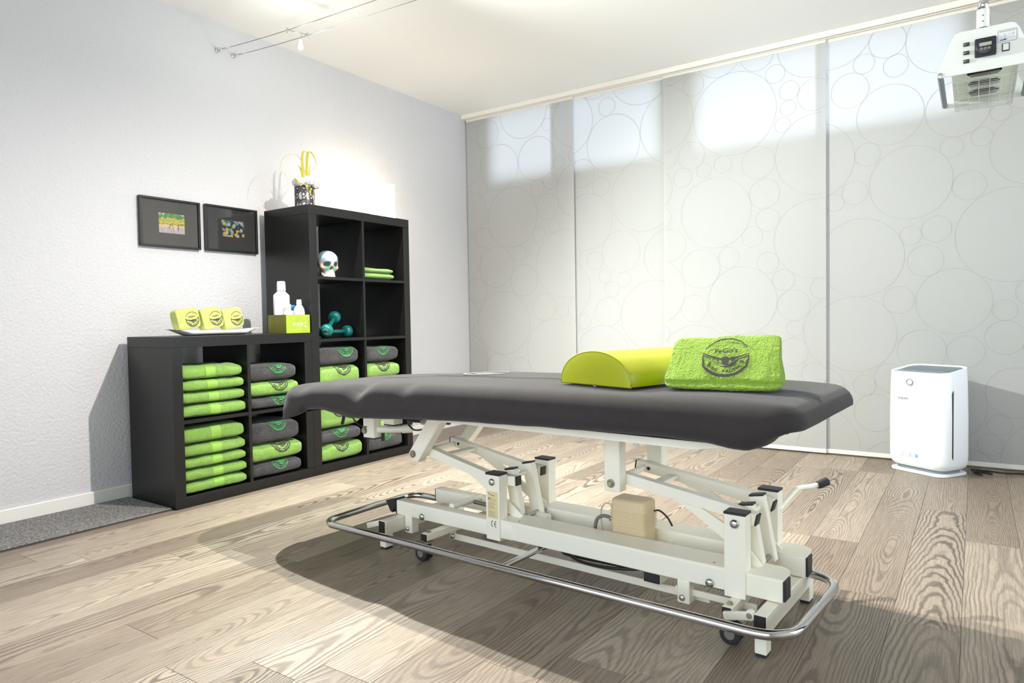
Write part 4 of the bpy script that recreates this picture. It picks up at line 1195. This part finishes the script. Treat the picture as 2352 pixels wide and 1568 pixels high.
Pt('release_cable', tube(NB(), cat([(-.965, -.05, .476), (-.94, -.05, .448), (-.905, -.05, .430), (-.86, -.05, .428)]), .0028, 8), 'cable_black', True)
Pt('release_cable', tube(NB(), cat([(-.70, .02, .440), (-.66, .01, .425), (-.62, .02, .430), (-.59, .04, .455)]), .0032, 8), 'cable_black', True)
Pt('release_lever', B(-.815, -.806, -.02, -.01, .372, .41), 'cap_black')
# --- rating label and CE mark on the left post
yl = -.0586
pl_ = Pt('rating_label', B(-.237, -.193, yl, -.058, .172, .263), 'label_cream'); pl_['label'] = 'small cream rating label with fine print'
f = Flat(); f.strip([(-.236, .258), (-.228, .253), (-.222, .251), (-.207, .249)], .0012); f.rect(-.236, -.224, .236, .2405); f.text('A R 2', -.213, .2385, .004)
f.strip([(-.236, .233), (-.200, .232)], .0006)
for z, x1 in ((.225, -.208), (.221, -.203), (.217, -.213), (.213, -.206), (.209, -.208), (.205, -.207), (.198, -.222), (.194, -.202), (.190, -.210), (.186, -.207), (.182, -.205), (.178, -.206)):
    f.strip([(-.236, z), (x1, z)], .0005)
Pt('fine_print', f.mesh(lambda a, b_: (a, yl - .0003, b_)), 'text_grey', parent=pl_)
f = Flat(); f.arc(-.214, .153, .0088, 100, 260, .0012, 14, .0105); f.arc(-.200, .153, .0088, 100, 260, .0012, 14, .0105); f.strip([(-.209, .153), (-.201, .153)], .001)
ce = Pt('approval_mark', f.mesh(lambda a, b_: (a, -.0584, b_)), 'cap_black'); ce['label'] = 'black CE mark'

# ------------------------------------------------------------------ fitted cover
def cover():
    t = thing('fitted_cover', 'dark grey terry fitted cover stretched over the massage table top', 'table cover', TO, TH)
    # plan outline: near side, right end, far side, left end (counter clockwise), rounded corners
    cor = [Vector((-1.150, -.290, 0)), Vector((.838, -.292, 0)), Vector((.832, .345, 0)), Vector((-1.165, .325, 0))]
    path = arc_path(cor, [.17, .085, .085, .17], 14)
    # resample densely
    pts = []; n = len(path); total = sum((path[(i + 1) % n] - path[i]).length for i in range(n)); NS = 420
    acc = 0; i = 0; step = total / NS; pos = 0
    seglen = [(path[(k + 1) % n] - path[k]).length for k in range(n)]
    for k in range(NS):
        d = k * step
        while d > acc + seglen[i]: acc += seglen[i]; i += 1
        q = (d - acc) / seglen[i]; pts.append(path[i].lerp(path[(i + 1) % n], q))
    ztop = [(-1.2, .592), (-1.0, .606), (-.85, .615), (-.70, .622), (-.55, .634), (-.35, .639), (0, .644), (.4, .645), (.7, .645), (.9, .642)]
    hem_near = [(-1.2, .478), (-1.06, .474), (-1.0, .488), (-.93, .517), (-.85, .524), (-.77, .514), (-.69, .503), (-.58, .510), (-.44, .519), (-.2, .532), (.15, .541), (.5, .549), (.62, .546), (.68, .537), (.72, .535), (.76, .548), (.82, .575), (.9, .582)]
    hem_far = [(-1.2, .500), (-.9, .515), (0, .53), (.7, .545), (.8, .578), (.9, .582)]
    rows = []
    prof = [('top', 1.0), ('top', .8), ('top', .6), ('top', .42), ('top', .28), ('top', .18), ('top', .12)]
    bm = NB()
    import itertools
    def rows_at(k):
        p = pts[k]; nx = (pts[(k + 1) % NS] - pts[k - 1]); nrm_ = Vector((nx.y, -nx.x, 0)).normalized()
        mx = max(-.86, min(.53, p.x)); M = Vector((mx, .02, 0))
        near = max(0.0, min(1.0, (.02 - p.y) / .25)); 
        hem = interp(hem_near, p.x) * (1 if p.y < .0 else 0) + interp(hem_far, p.x) * (0 if p.y < .0 else 1)
        if -.08 < p.y < .08: 
            w_ = (p.y + .08) / .16; hem = interp(hem_near, p.x) * (1 - w_) + interp(hem_far, p.x) * w_
        # dips between the head and body sections along the near edge
        dip = .030 * math.exp(-((p.x + .645) / .050) ** 2) + .010 * math.exp(-((p.x + .405) / .035) ** 2) + .012 * math.exp(-((p.x + .99) / .06) ** 2)
        dip *= near
        col_ = []
        depth = (p - M).length
        R = .052
        for fr in (1.0, .82, .66, .52, .40, .31, .24, .19):
            q = M.lerp(p, 1 - fr); q2 = q
            e = (1 - fr) ** 4
            z = interp(ztop, q.x) + .003 * (1 - (1 - fr) ** 2) - dip * e * .9 + .0022 * noise.noise(Vector((q.x * 5, q.y * 5, 1.3)))
            if q.x > .3: z += .004 * math.exp(-((q.x - .62) / .1) ** 2) * (1 - fr)
            col_.append(Vector((q.x, q.y, z)))
        zt = interp(ztop, p.x) - dip
        # edge rounding
        for a in (12, 26, 40, 54, 68, 82):
            a = math.radians(a); inset = R * (1 - math.sin(a))
            z = zt - R * .95 * (1 - math.cos(a))
            q = p - nrm_ * inset
            col_.append(Vector((q.x, q.y, z)))
        zs = zt - R
        flare = .016 * math.exp(-((p.x + 1.06) / .09) ** 2) * near
        wob = .003 * noise.noise(Vector((p.x * 8, p.y * 8, 5)))
        for q_ in (.2, .45, .7, .88, 1.0):
            z = zs + (hem - zs) * q_
            tuck = -.004 * math.sin(q_ * PI) + .018 * max(0, q_ - .55) / .45 * (1 if flare < .004 else 0) - flare * q_
            end = 1.0 if p.x > .72 else 0.0
            tuck += end * .035 * q_ ** 1.5 * min(1, (p.x - .72) / .1)
            q = p - nrm_ * (tuck + wob * q_)
            col_.append(Vector((q.x, q.y, z + .002 * noise.noise(Vector((p.x * 11, p.y * 11, 9))) * q_)))
        # hem folded under
        q = p - nrm_ * (.030 - flare * .6 + (.035 if p.x > .74 else 0)); col_.append(Vector((q.x, q.y, hem + .004)))
        return col_
    cols = [[bm.verts.new(v) for v in rows_at(k)] for k in range(NS)]
    for k in range(NS):
        a, b_ = cols[k], cols[(k + 1) % NS]
        for j in range(len(a) - 1): bm.faces.new((a[j], a[j + 1], b_[j + 1], b_[j]))
    bmesh.ops.remove_doubles(bm, verts=bm.verts, dist=.0004)
    c_ = obj('cover_cloth', bm, 'grey_cover', t, smooth=True)
    md = c_.modifiers.new('thickness', 'SOLIDIFY'); md.thickness = .003; md.offset = -1
    # little elastic tails at the right end
    for (x, y, z) in ((.800, -.258, .581), (.800, .338, .578)):
        b2 = NB(); bmesh.ops.create_icosphere(b2, subdivisions=3, radius=.012)
        for v in b2.verts: v.co = Vector((v.co.x * 1.0, v.co.y * .8, v.co.z * .9 - .10 * max(0, v.co.x) ** 1.2))
        obj('hem_corner', b2, 'grey_cover', t, smooth=True, loc=(x, y, z + .008))
    # faint emblem lying on the top
    o = obj('embroidered_emblem', CREST.mesh(lambda a, b_: (-.40 + a * .085, .14 + b_ * .085, interp(ztop, -.40 + a * .085) + .0068)), mat('print_faint', (128, 140, 128), .9, spec=.1), t)
cover()

# ------------------------------------------------------------------ bolster and towel on the table
def on_table(p): 
    c, s = math.cos(TH), math.sin(TH); return Vector((TO.x + p[0] * c - p[1] * s, TO.y + p[0] * s + p[1] * c, p[2]))
def bolster():
    t = thing('half_round_bolster', 'lime vinyl half-round bolster lying on the massage table', 'bolster', on_table((.248, -.158, .6515)), TH + math.radians(BOL_ANG))
    W, H, L = BOL_W / 2, BOL_H, BOL_L
    prof = [(-W, .004)] + [(-W * math.cos(a) ** 1.0 * (1.0), .004 + (H - .004) * math.sin(a) ** .92) for a in [PI * k / 28 for k in range(1, 28)]] + [(W, .004)]
    bm = NB(); ys = [0, .006, .02, L - .02, L - .006, L]; sc = [.985, .996, 1, 1, .996, .985]
    rows = [[bm.verts.new((x * s, y, z * s if z > .01 else z)) for x, z in prof] for y, s in zip(ys, sc)]
    for a, b_ in zip(rows, rows[1:]):
        for k in range(len(prof)): bm.faces.new((a[k], a[(k + 1) % len(prof)], b_[(k + 1) % len(prof)], b_[k]))
    for r, y in ((rows[0], -.004), (rows[-1], L + .004)):
        c_ = bm.verts.new((0, y, H * .42)); inner = [bm.verts.new((v.co.x * .86, y, .012 + (v.co.z - .012) * .86)) for v in r]
        n = len(r)
        for k in range(n):
            bm.faces.new((r[k], r[(k + 1) % n], inner[(k + 1) % n], inner[k])); bm.faces.new((inner[k], inner[(k + 1) % n], c_))
    obj('vinyl_shell', bm, 'lime_vinyl', t, smooth=True, autosmooth=60)
    for y in (.002, L - .002):
        obj('piping', tube(NB(), [(x, y, z) for x, z in prof], .0026, 8), 'lime_piping', t, smooth=True)
    obj('base_seam', tube(NB(), [(-W, .002, .004), (W, .002, .004)], .0026, 8), 'lime_piping', t, smooth=True)
    obj('zip_tag', B(.0, .012, -.004, -.001, -.001, .004), 'hose_grey', t)
BOL_ANG, BOL_W, BOL_H, BOL_L = -13.0, .272, .098, .50
bolster()
def big_towel():
    t = thing('emblem_towel', 'plump folded lime green towel with a dark round emblem on the massage table', 'towel', on_table((.590, -.070, .6515)), TH + math.radians(12.0) - PI / 2)
    w, d, h = .292, .160, .134
    P0 = towel_fn(w, d, h, 2.2, .007, 4.6, .020, .05)
    def P(y, t_):
        q = P0(y, t_)
        k = max(0.0, min(1.2, q.z / h)); q.y *= 1 - .085 * k + .014 * math.sin(k * 8)       # wider at the base
        q.z *= 1 + .035 * (q.y / (w / 2)) + .05 * (abs(q.y) / (w / 2)) ** 3 * k
        q.x = q.x * (1 - .78 * min(k, 1.1)) - .066 * k
        return q
    obj('folded_cloth', towel_mesh(P, w, ny=90, nt=150, fuzz=.0016), 'green_terry_big', t, smooth=True)
    lo = towel_fn(w * 1.0, d * 1.02, .026, 9.1, .002, 3.0)
    o = obj('embroidered_emblem', crest_on(P, .006, .022, .064, .0046), 'print_dark', t)
    o['label'] = 'dark embroidered emblem reading FeGo\'s Bone Factory'
big_towel()

# ------------------------------------------------------------------ air purifier
def purifier():
    t = thing('air_purifier', 'white upright air purifier on the floor by the sliding panels', 'air purifier', (2.794, 2.553, 0), math.radians(PUR_ANG))
    W, D, H = .168, .112, .545      # half width (x), half depth (y)
    def ring(z, sx, sy, r, n=10):
        out = []
        for cx, cy, a0 in ((W * sx - r, D * sy - r, 0), (-W * sx + r, D * sy - r, PI / 2), (-W * sx + r, -D * sy + r, PI), (W * sx - r, -D * sy + r, 1.5 * PI)):
            for k in range(n + 1):
                a = a0 + PI / 2 * k / n; out.append((cx + r * math.cos(a), cy + r * math.sin(a), z))
        return out
    def loft(rs, cap0=True, cap1=True):
        bm = NB(); V = [[bm.verts.new(p) for p in r] for r in rs]; n = len(V[0])
        for a, b_ in zip(V, V[1:]):
            for k in range(n): bm.faces.new((a[k], a[(k + 1) % n], b_[(k + 1) % n], b_[k]))
        if cap0: bm.faces.new(V[0][::-1])
        if cap1: bm.faces.new(V[-1])
        return bm
    rs = [ring(.030, .80, .80, .05), ring(.034, .88, .90, .055), ring(.046, .955, .965, .058), ring(.066, .99, .99, .06), ring(.10, 1, 1, .06), ring(.30, 1.0, 1, .06), ring(.46, .985, .985, .06), ring(.53, .97, .96, .058), ring(.547, .965, .95, .057)]
    # top rim sits higher at the back: tilt
    rs[-1] = [(x, y, z + .016 * (y / D)) for x, y, z in rs[-1]]
    rs += [[(x * .975, y * .965, z + .001) for x, y, z in rs[-1]], [(x * .95, y * .93, z - .006) for x, y, z in rs[-1]]]
    obj('housing', loft(rs), 'white_plastic', t, smooth=True, autosmooth=35)
    tp = [(x * .948, y * .925, z + .0005) for x, y, z in rs[-1]]
    bm = NB(); bm.faces.new([bm.verts.new(p) for p in tp]); obj('top_outlet', bm, 'grey_plastic', t)
    for k in range(9):
        y = -.075 + .0185 * k
        obj('outlet_slat', B(-.135, .135, y - .002, y + .002, .5415 + .0135 * y / D, .5445 + .0135 * y / D), 'grey_plastic', t).rotation_euler = (math.radians(0), 0, 0)
    obj('foot_plate', loft([ring(.0005, .90, .98, .05), ring(.003, .915, 1.0, .05), ring(.012, .915, 1.0, .05), ring(.015, .90, .98, .05)]), 'white_plastic', t, smooth=True, autosmooth=40)
    obj('plinth', loft([ring(.015, .80, .80, .05), ring(.031, .80, .80, .05)]), 'grey_plastic', t)
    fy = -D
    # sensor dial: dished ring and pin
    sx_, sz = -.030, .480
    fy1 = -D * .988
    sd = obj('sensor_dial', lathe(NB(), [(.030, .0), (.029, -.0015), (.022, -.0008), (.0165, .0)], (sx_, fy1 - .0005, sz), 28, 'y'), 'white_plastic', t, smooth=True)
    obj('dial_ring', lathe(NB(), [(.0175, -.0005), (.0175, -.004), (.0145, -.004), (.0145, -.0005)], (sx_ + .008, fy1 - .001, sz - .001), 28, 'y'), 'grey_plastic', sd)
    obj('dial_face', lathe(NB(), [(.0143, -.001), (.0143, -.0045), (0, -.0052)], (sx_ + .0085, fy1 - .001, sz - .001), 28, 'y'), 'white_plastic', sd, smooth=True)
    f = Flat(); f.text('PHILIPS', -.062, .391, .0128)
    o = obj('lettering', f.mesh(lambda a, b_: (a, fy - .0008, b_)), 'text_grey', t); o['label'] = 'grey lettering reading PHILIPS'
    f = Flat(); f.arc(-.066, .098, .009, -75, 75, .0007, 10); f.arc(-.020, .095, .006, 0, 360, .0008, 16); f.strip([(-.043, .082), (-.043, .104)], .0004)
    f.strip([(-.079, .084), (-.052, .084)], .0005); f.strip([(-.032, .083), (-.008, .083)], .0005)
    obj('feature_marks', f.mesh(lambda a, b_: (a, fy - .0008, b_)), 'text_grey', t)
    st = obj('blue_sticker', B(.008, .022, fy - .0010, fy - .0002, .086, .102), 'sticker_blue', t)
    f = Flat(); f.rect(.010, .020, .0935, .0955)
    obj('sticker_print', f.mesh(lambda a, b_: (a, fy - .0013, b_)), 'bottle_white', st)
    # side air intake: dark slot with a raised lip on both flanks
    for s in (1, -1):
        pts = [(s * (W * .966), z) for z in (.10, .44)]
        obj('side_intake', prism(NB(), [(-.058 - .001, .105), (-.0505, .092), (-.0495, .445), (-.058, .432)], 'x', s * (W - .018), s * (W + .0012)), 'slot_dark', t)
    obj('carry_recess', B(-.06, .06, D - .008, D - .0005, .40, .44, .004, 2), 'slot_dark', t)
PUR_ANG = -32.0
purifier()
pc = tube(NB(), cat([(3.00, 2.60, .012), (2.998, 2.585, .008), (3.03, 2.555, .006), (3.02, 2.60, .006), (2.985, 2.625, .012), (3.03, 2.625, .006), (3.075, 2.60, .006), (3.04, 2.65, .007), (2.985, 2.665, .010), (3.05, 2.68, .005), (3.13, 2.665, .005), (3.22, 2.69, .005), (3.40, 2.66, .005), (3.55, 2.70, .005)], 8), .0042, 8)
tag(obj('power_cord', pc, 'cable_black', smooth=True), 'loose black power cord trailing behind the air purifier', 'cord')

# ------------------------------------------------------------------ infrared lamp hanging from the ceiling
def heat_lamp():
    t = thing('infrared_lamp', 'cream infrared treatment lamp with a wire grille hanging from the ceiling', 'treatment lamp', (3.022, 1.15, 1.667), 0)
    z = 0.0
    trap = [(-.137, -.004), (-.132, -.010), (-.125, -.010), (.125, -.010), (.132, -.010), (.137, -.004), (.137, .004), (.090, .118), (.075, .138), (.062, .142), (-.062, .142), (-.078, .136), (-.090, .122), (-.137, .004)]
    trap = [(-.137, .0), (-.134, -.007), (-.127, -.010), (.127, -.010), (.134, -.007), (.137, .0), (.134, .010), (.094, .112), (.084, .128), (.070, .133), (-.070, .133), (-.084, .128), (-.094, .112), (-.134, .010)]
    fp = obj('front_panel', prism(NB(), trap, 'y', 0, .006, .0012), 'lamp_white', t)
    obj('rear_panel', prism(NB(), trap, 'y', .432, .438, .0012), 'lamp_white', t)
    for s in (-1, 1):
        h_ = obj('handle_bar', tube(NB(), [(s * .127, .006, 0), (s * .127, .432, 0)], .0095, 18), 'handle_grey', t, smooth=True, autosmooth=50)
        obj('handle_screw', lathe(NB(), [(.0065, 0), (.0065, -.002), (.003, -.0025), (0, -.0018)], (s * .127, 0, 0), 18, 'y'), 'steel', fp)
    # housing: open-bottom box with a sloping back plate holding three reflectors
    bm = NB(); prism(bm, [(-.094, .012), (.094, .012), (.088, .110), (-.088, .110)], 'y', .012, .428)
    hs = obj('housing', bm, 'lamp_bounce_mint', t)
    for k, (yc, rx, ry) in enumerate(((.085, .054, .046), (.215, .052, .044), (.335, .051, .044))):
        rim = obj('reflector', lathe(NB(), [(1.0, -.0015), (1.0, .0), (.93, .0), (.93, -.0015)], (0, 0, 0), 36, 'z', 0, rx, ry), 'lamp_bounce_mint', t, loc=(0, yc, .0112))
        obj('reflector_bowl', lathe(NB(), [(.93, -.0010), (.55, -.0016), (0, -.0018)], (0, 0, 0), 36, 'z', 0, rx, ry), 'reflector_dark', rim, smooth=True)
        obj('heating_rod', tube(NB(), [(-.045, 0, -.006), (.045, 0, -.006)], .0045, 10), 'hose_grey', rim, smooth=True)
        obj('heating_rod', tube(NB(), [(-.040, .018, -.006), (.040, .018, -.006)], .0035, 10), 'hose_grey', rim, smooth=True)
    # wire grille below
    bm = NB(); y0, y1, x0, x1, zg = .055, .470, -.092, .092, -.020
    for k in range(20):
        y = y0 + (y1 - y0) * k / 19; tube(bm, [(x0, y, zg), (x1, y, zg)], .0012, 5)
    for k in range(6):
        x = x0 + .012 + (x1 - x0 - .024) * k / 5; tube(bm, [(x, y0, zg - .002), (x, y1, zg - .002)], .0012, 5)
    for x in (x0, x1): tube(bm, [(x, .018, .012), (x, .03, zg), (x, y1, zg), (x, y1, zg + .028)], .0018, 6)
    obj('wire_grille', bm, mat('grille_paint', (196, 198, 190), .4), t)
    # controls
    for k in range(3):
        zc = .087 - k * .0285
        s_ = obj('rocker_switch', B(-.0605, -.0425, -.004, 0, zc - .006, zc + .006, .0012, 1), 'switch_black', fp)
        f = Flat(); f.strip([(-.057, zc - .003), (-.057, zc + .003)], .0006); f.arc(-.054, zc, .0022, 0, 360, .0005, 10); f.strip([(-.049, zc), (-.045, zc)], .0006)
        obj('switch_mark', f.mesh(lambda a, b_: (a, -.0043, b_)), 'display', s_)
    tm = obj('timer', B(-.028, .032, -.012, 0, .034, .096, .004, 2), 'switch_black', fp)
    obj('timer_dial', lathe(NB(), [(.026, 0), (.026, -.0035), (.024, -.005), (0, -.005)], (.002, -.012, .065), 32, 'y'), 'switch_black', tm, smooth=True, autosmooth=40)
    obj('display', B(-.015, .019, -.0185, -.0168, .066, .077), 'display', tm)
    for k in range(3): obj('timer_button', lathe(NB(), [(.0045, 0), (.0045, -.002), (0, -.0024)], (-.009 + k * .0105, -.017, .057), 16, 'y'), 'hose_grey', tm)
    pb = obj('power_button', B(.047, .068, -.004, 0, .040, .066, .001, 1), 'switch_black', fp)
    obj('button_face', B(.0495, .0655, -.0065, -.004, .0425, .0635, .001, 1), 'lamp_white', pb)
    dc = obj('instruction_decal', B(.036, .087, -.0006, 0, .072, .110), 'bottle_white', fp)
    f = Flat()
    for a in (((.036, .072), (.087, .072)), ((.036, .110), (.087, .110)), ((.036, .072), (.036, .110)), ((.087, .072), (.087, .110))): f.strip(list(a), .0005)
    f.strip([(.040, .1055), (.083, .1055)], .0008); f.strip([(.041, .078), (.056, .079)], .002); f.disc(.056, .079, .003, 10); f.disc(.061, .079, .0012, 8); f.strip([(.055, .084), (.055, .090)], .0004)
    f.strip([(.064, .095), (.078, .095)], .0004); f.strip([(.078, .090), (.078, .100)], .0005); f.arc(.055, .094, .002, 0, 360, .0003, 8)
    obj('decal_print', f.mesh(lambda a, b_: (a, -.0009, b_)), 'text_grey', dc)
    # hanging tube with joint
    obj('hanger_tube', lathe(NB(), [(.021, .10), (.021, .150), (.0185, .151), (.0185, .215)], (-.005, .07, 0), 24), 'lamp_white', t, smooth=True, autosmooth=40)
    obj('joint_ring', lathe(NB(), [(.0215, .148), (.0215, .152), (.019, .152), (.019, .148)], (-.005, .07, 0), 24), 'cap_black', t)
    for zz in (.172, .192): obj('grub_screw', lathe(NB(), [(.002, 0), (.002, -.0012), (0, -.0012)], (-.005, .0517, zz), 10, 'y'), 'switch_black', t)
    obj('joint_fork', lathe(NB(), [(.017, .214), (.015, .24), (.012, .25), (0, .25)], (-.005, .07, 0), 20), 'chrome', t, smooth=True)
    obj('ceiling_tube', tube(NB(), [(-.005, .07, .245), (-.005, .07, ZC - 1.667 - .012)], .0125, 16), 'lamp_white', t, smooth=True)
    obj('ceiling_rose', lathe(NB(), [(.05, ZC - 1.667 - .012), (.05, ZC - 1.667 - .001), (0, ZC - 1.667 - .001)], (-.005, .07, 0), 28), 'lamp_white', t)
heat_lamp()

# ------------------------------------------------------------------ wire light system
CY = (.556, .654); CZ = 2.343
def sag(x): return -.075 * (1 - math.exp(-max(0, x - XL) / .75)) - .02 * max(0, x - .5) / 2
cabs = []
for y, lb in ((.556, 'thin steel light wire spanning the room, nearer the viewer'), (.654, 'thin steel light wire spanning the room, nearer the windows')):
    t = thing('light_wire', lb, 'wire', (XL, y, CZ), 0, 'pair of tensioned light wires')
    obj('wall_anchor', lathe(NB(), [(.012, .0008), (.012, .006), (.006, .009), (.006, .018), (.009, .019), (.009, .026), (0, .027)], (0, 0, 0), 20, 'x'), 'chrome', t, smooth=True, autosmooth=40)
    obj('turnbuckle', tube(NB(), [(.03, 0, sag(XL + .03)), (.05, 0, sag(XL + .05)), (.051, 0, sag(XL + .051)), (.085, 0, sag(XL + .085)), (.086, 0, sag(XL + .086)), (.12, 0, sag(XL + .12))], [.0022, .0022, .0042, .0042, .0022, .0022], 10), 'chrome', t, smooth=True)
    obj('steel_wire', tube(NB(), [(x - XL, 0, sag(x)) for x in [XL + .02, XL + .12, -.2, 0, .2, .5, 1, 1.6, 2.4, 3.2, XR - .002]], .0017, 6), 'wire_steel', t, smooth=True)
def spot(x, i, label):
    z0 = CZ + sag(x)
    t = thing('wire_spotlight', label, 'spotlight', (x, .605, z0), 0, 'halogen spots on the light wires')
    obj('cross_rod', tube(NB(), [(-.035, -.056, .004), (.0, .056, .004)], .0026, 8), 'chrome', t, smooth=True)
    for (dx, dy) in ((-.033, -.049), (-.002, .049)): obj('wire_clamp', tube(NB(), [(dx, dy, -.012), (dx, dy, .012)], .0045, 10), 'chrome', t, smooth=True)
    obj('lamp_stem', tube(NB(), [(-.010, .02, .003), (.0, .01, -.012), (.004, .0, -.040)], .0022, 8), 'chrome', t, smooth=True)
    obj('lamp_socket', lathe(NB(), [(0, -.040), (.008, -.040), (.008, -.056), (.006, -.058), (0, -.058)], (.004, 0, 0), 14), 'white_trim', t)
    bm = NB(); bmesh.ops.create_icosphere(bm, subdivisions=2, radius=.0125)
    for v in bm.verts: v.co.z *= 1.15
    b_ = obj('halogen_bulb', bm, 'halogen_glow_%d' % i, t, smooth=True, loc=(.004, 0, -.0745))
    b_['label'] = 'glowing halogen bulb'
    l = bpy.data.lights.new('halogen_beam', 'SPOT'); l.energy = SPOT_W[i]; l.color = SPOT_COL[i]; l.shadow_soft_size = .012
    l.spot_size = math.radians(SPOT_ANGLE[i]); l.spot_blend = .8
    lo = bpy.data.objects.new('halogen_beam', l); C.objects.link(lo); lo.parent = t
    p = Vector((.004, 0, -.104)); lo.location = p
    d = Vector(SPOT_AIM[i]) - (Vector((x, .605, z0)) + p)
    lo.rotation_euler = d.to_track_quat('-Z', 'Y').to_euler()
spot(.192, 0, 'halogen spot on the light wires near the woodchip wall')
spot(1.62, 1, 'halogen spot on the light wires above the massage table')
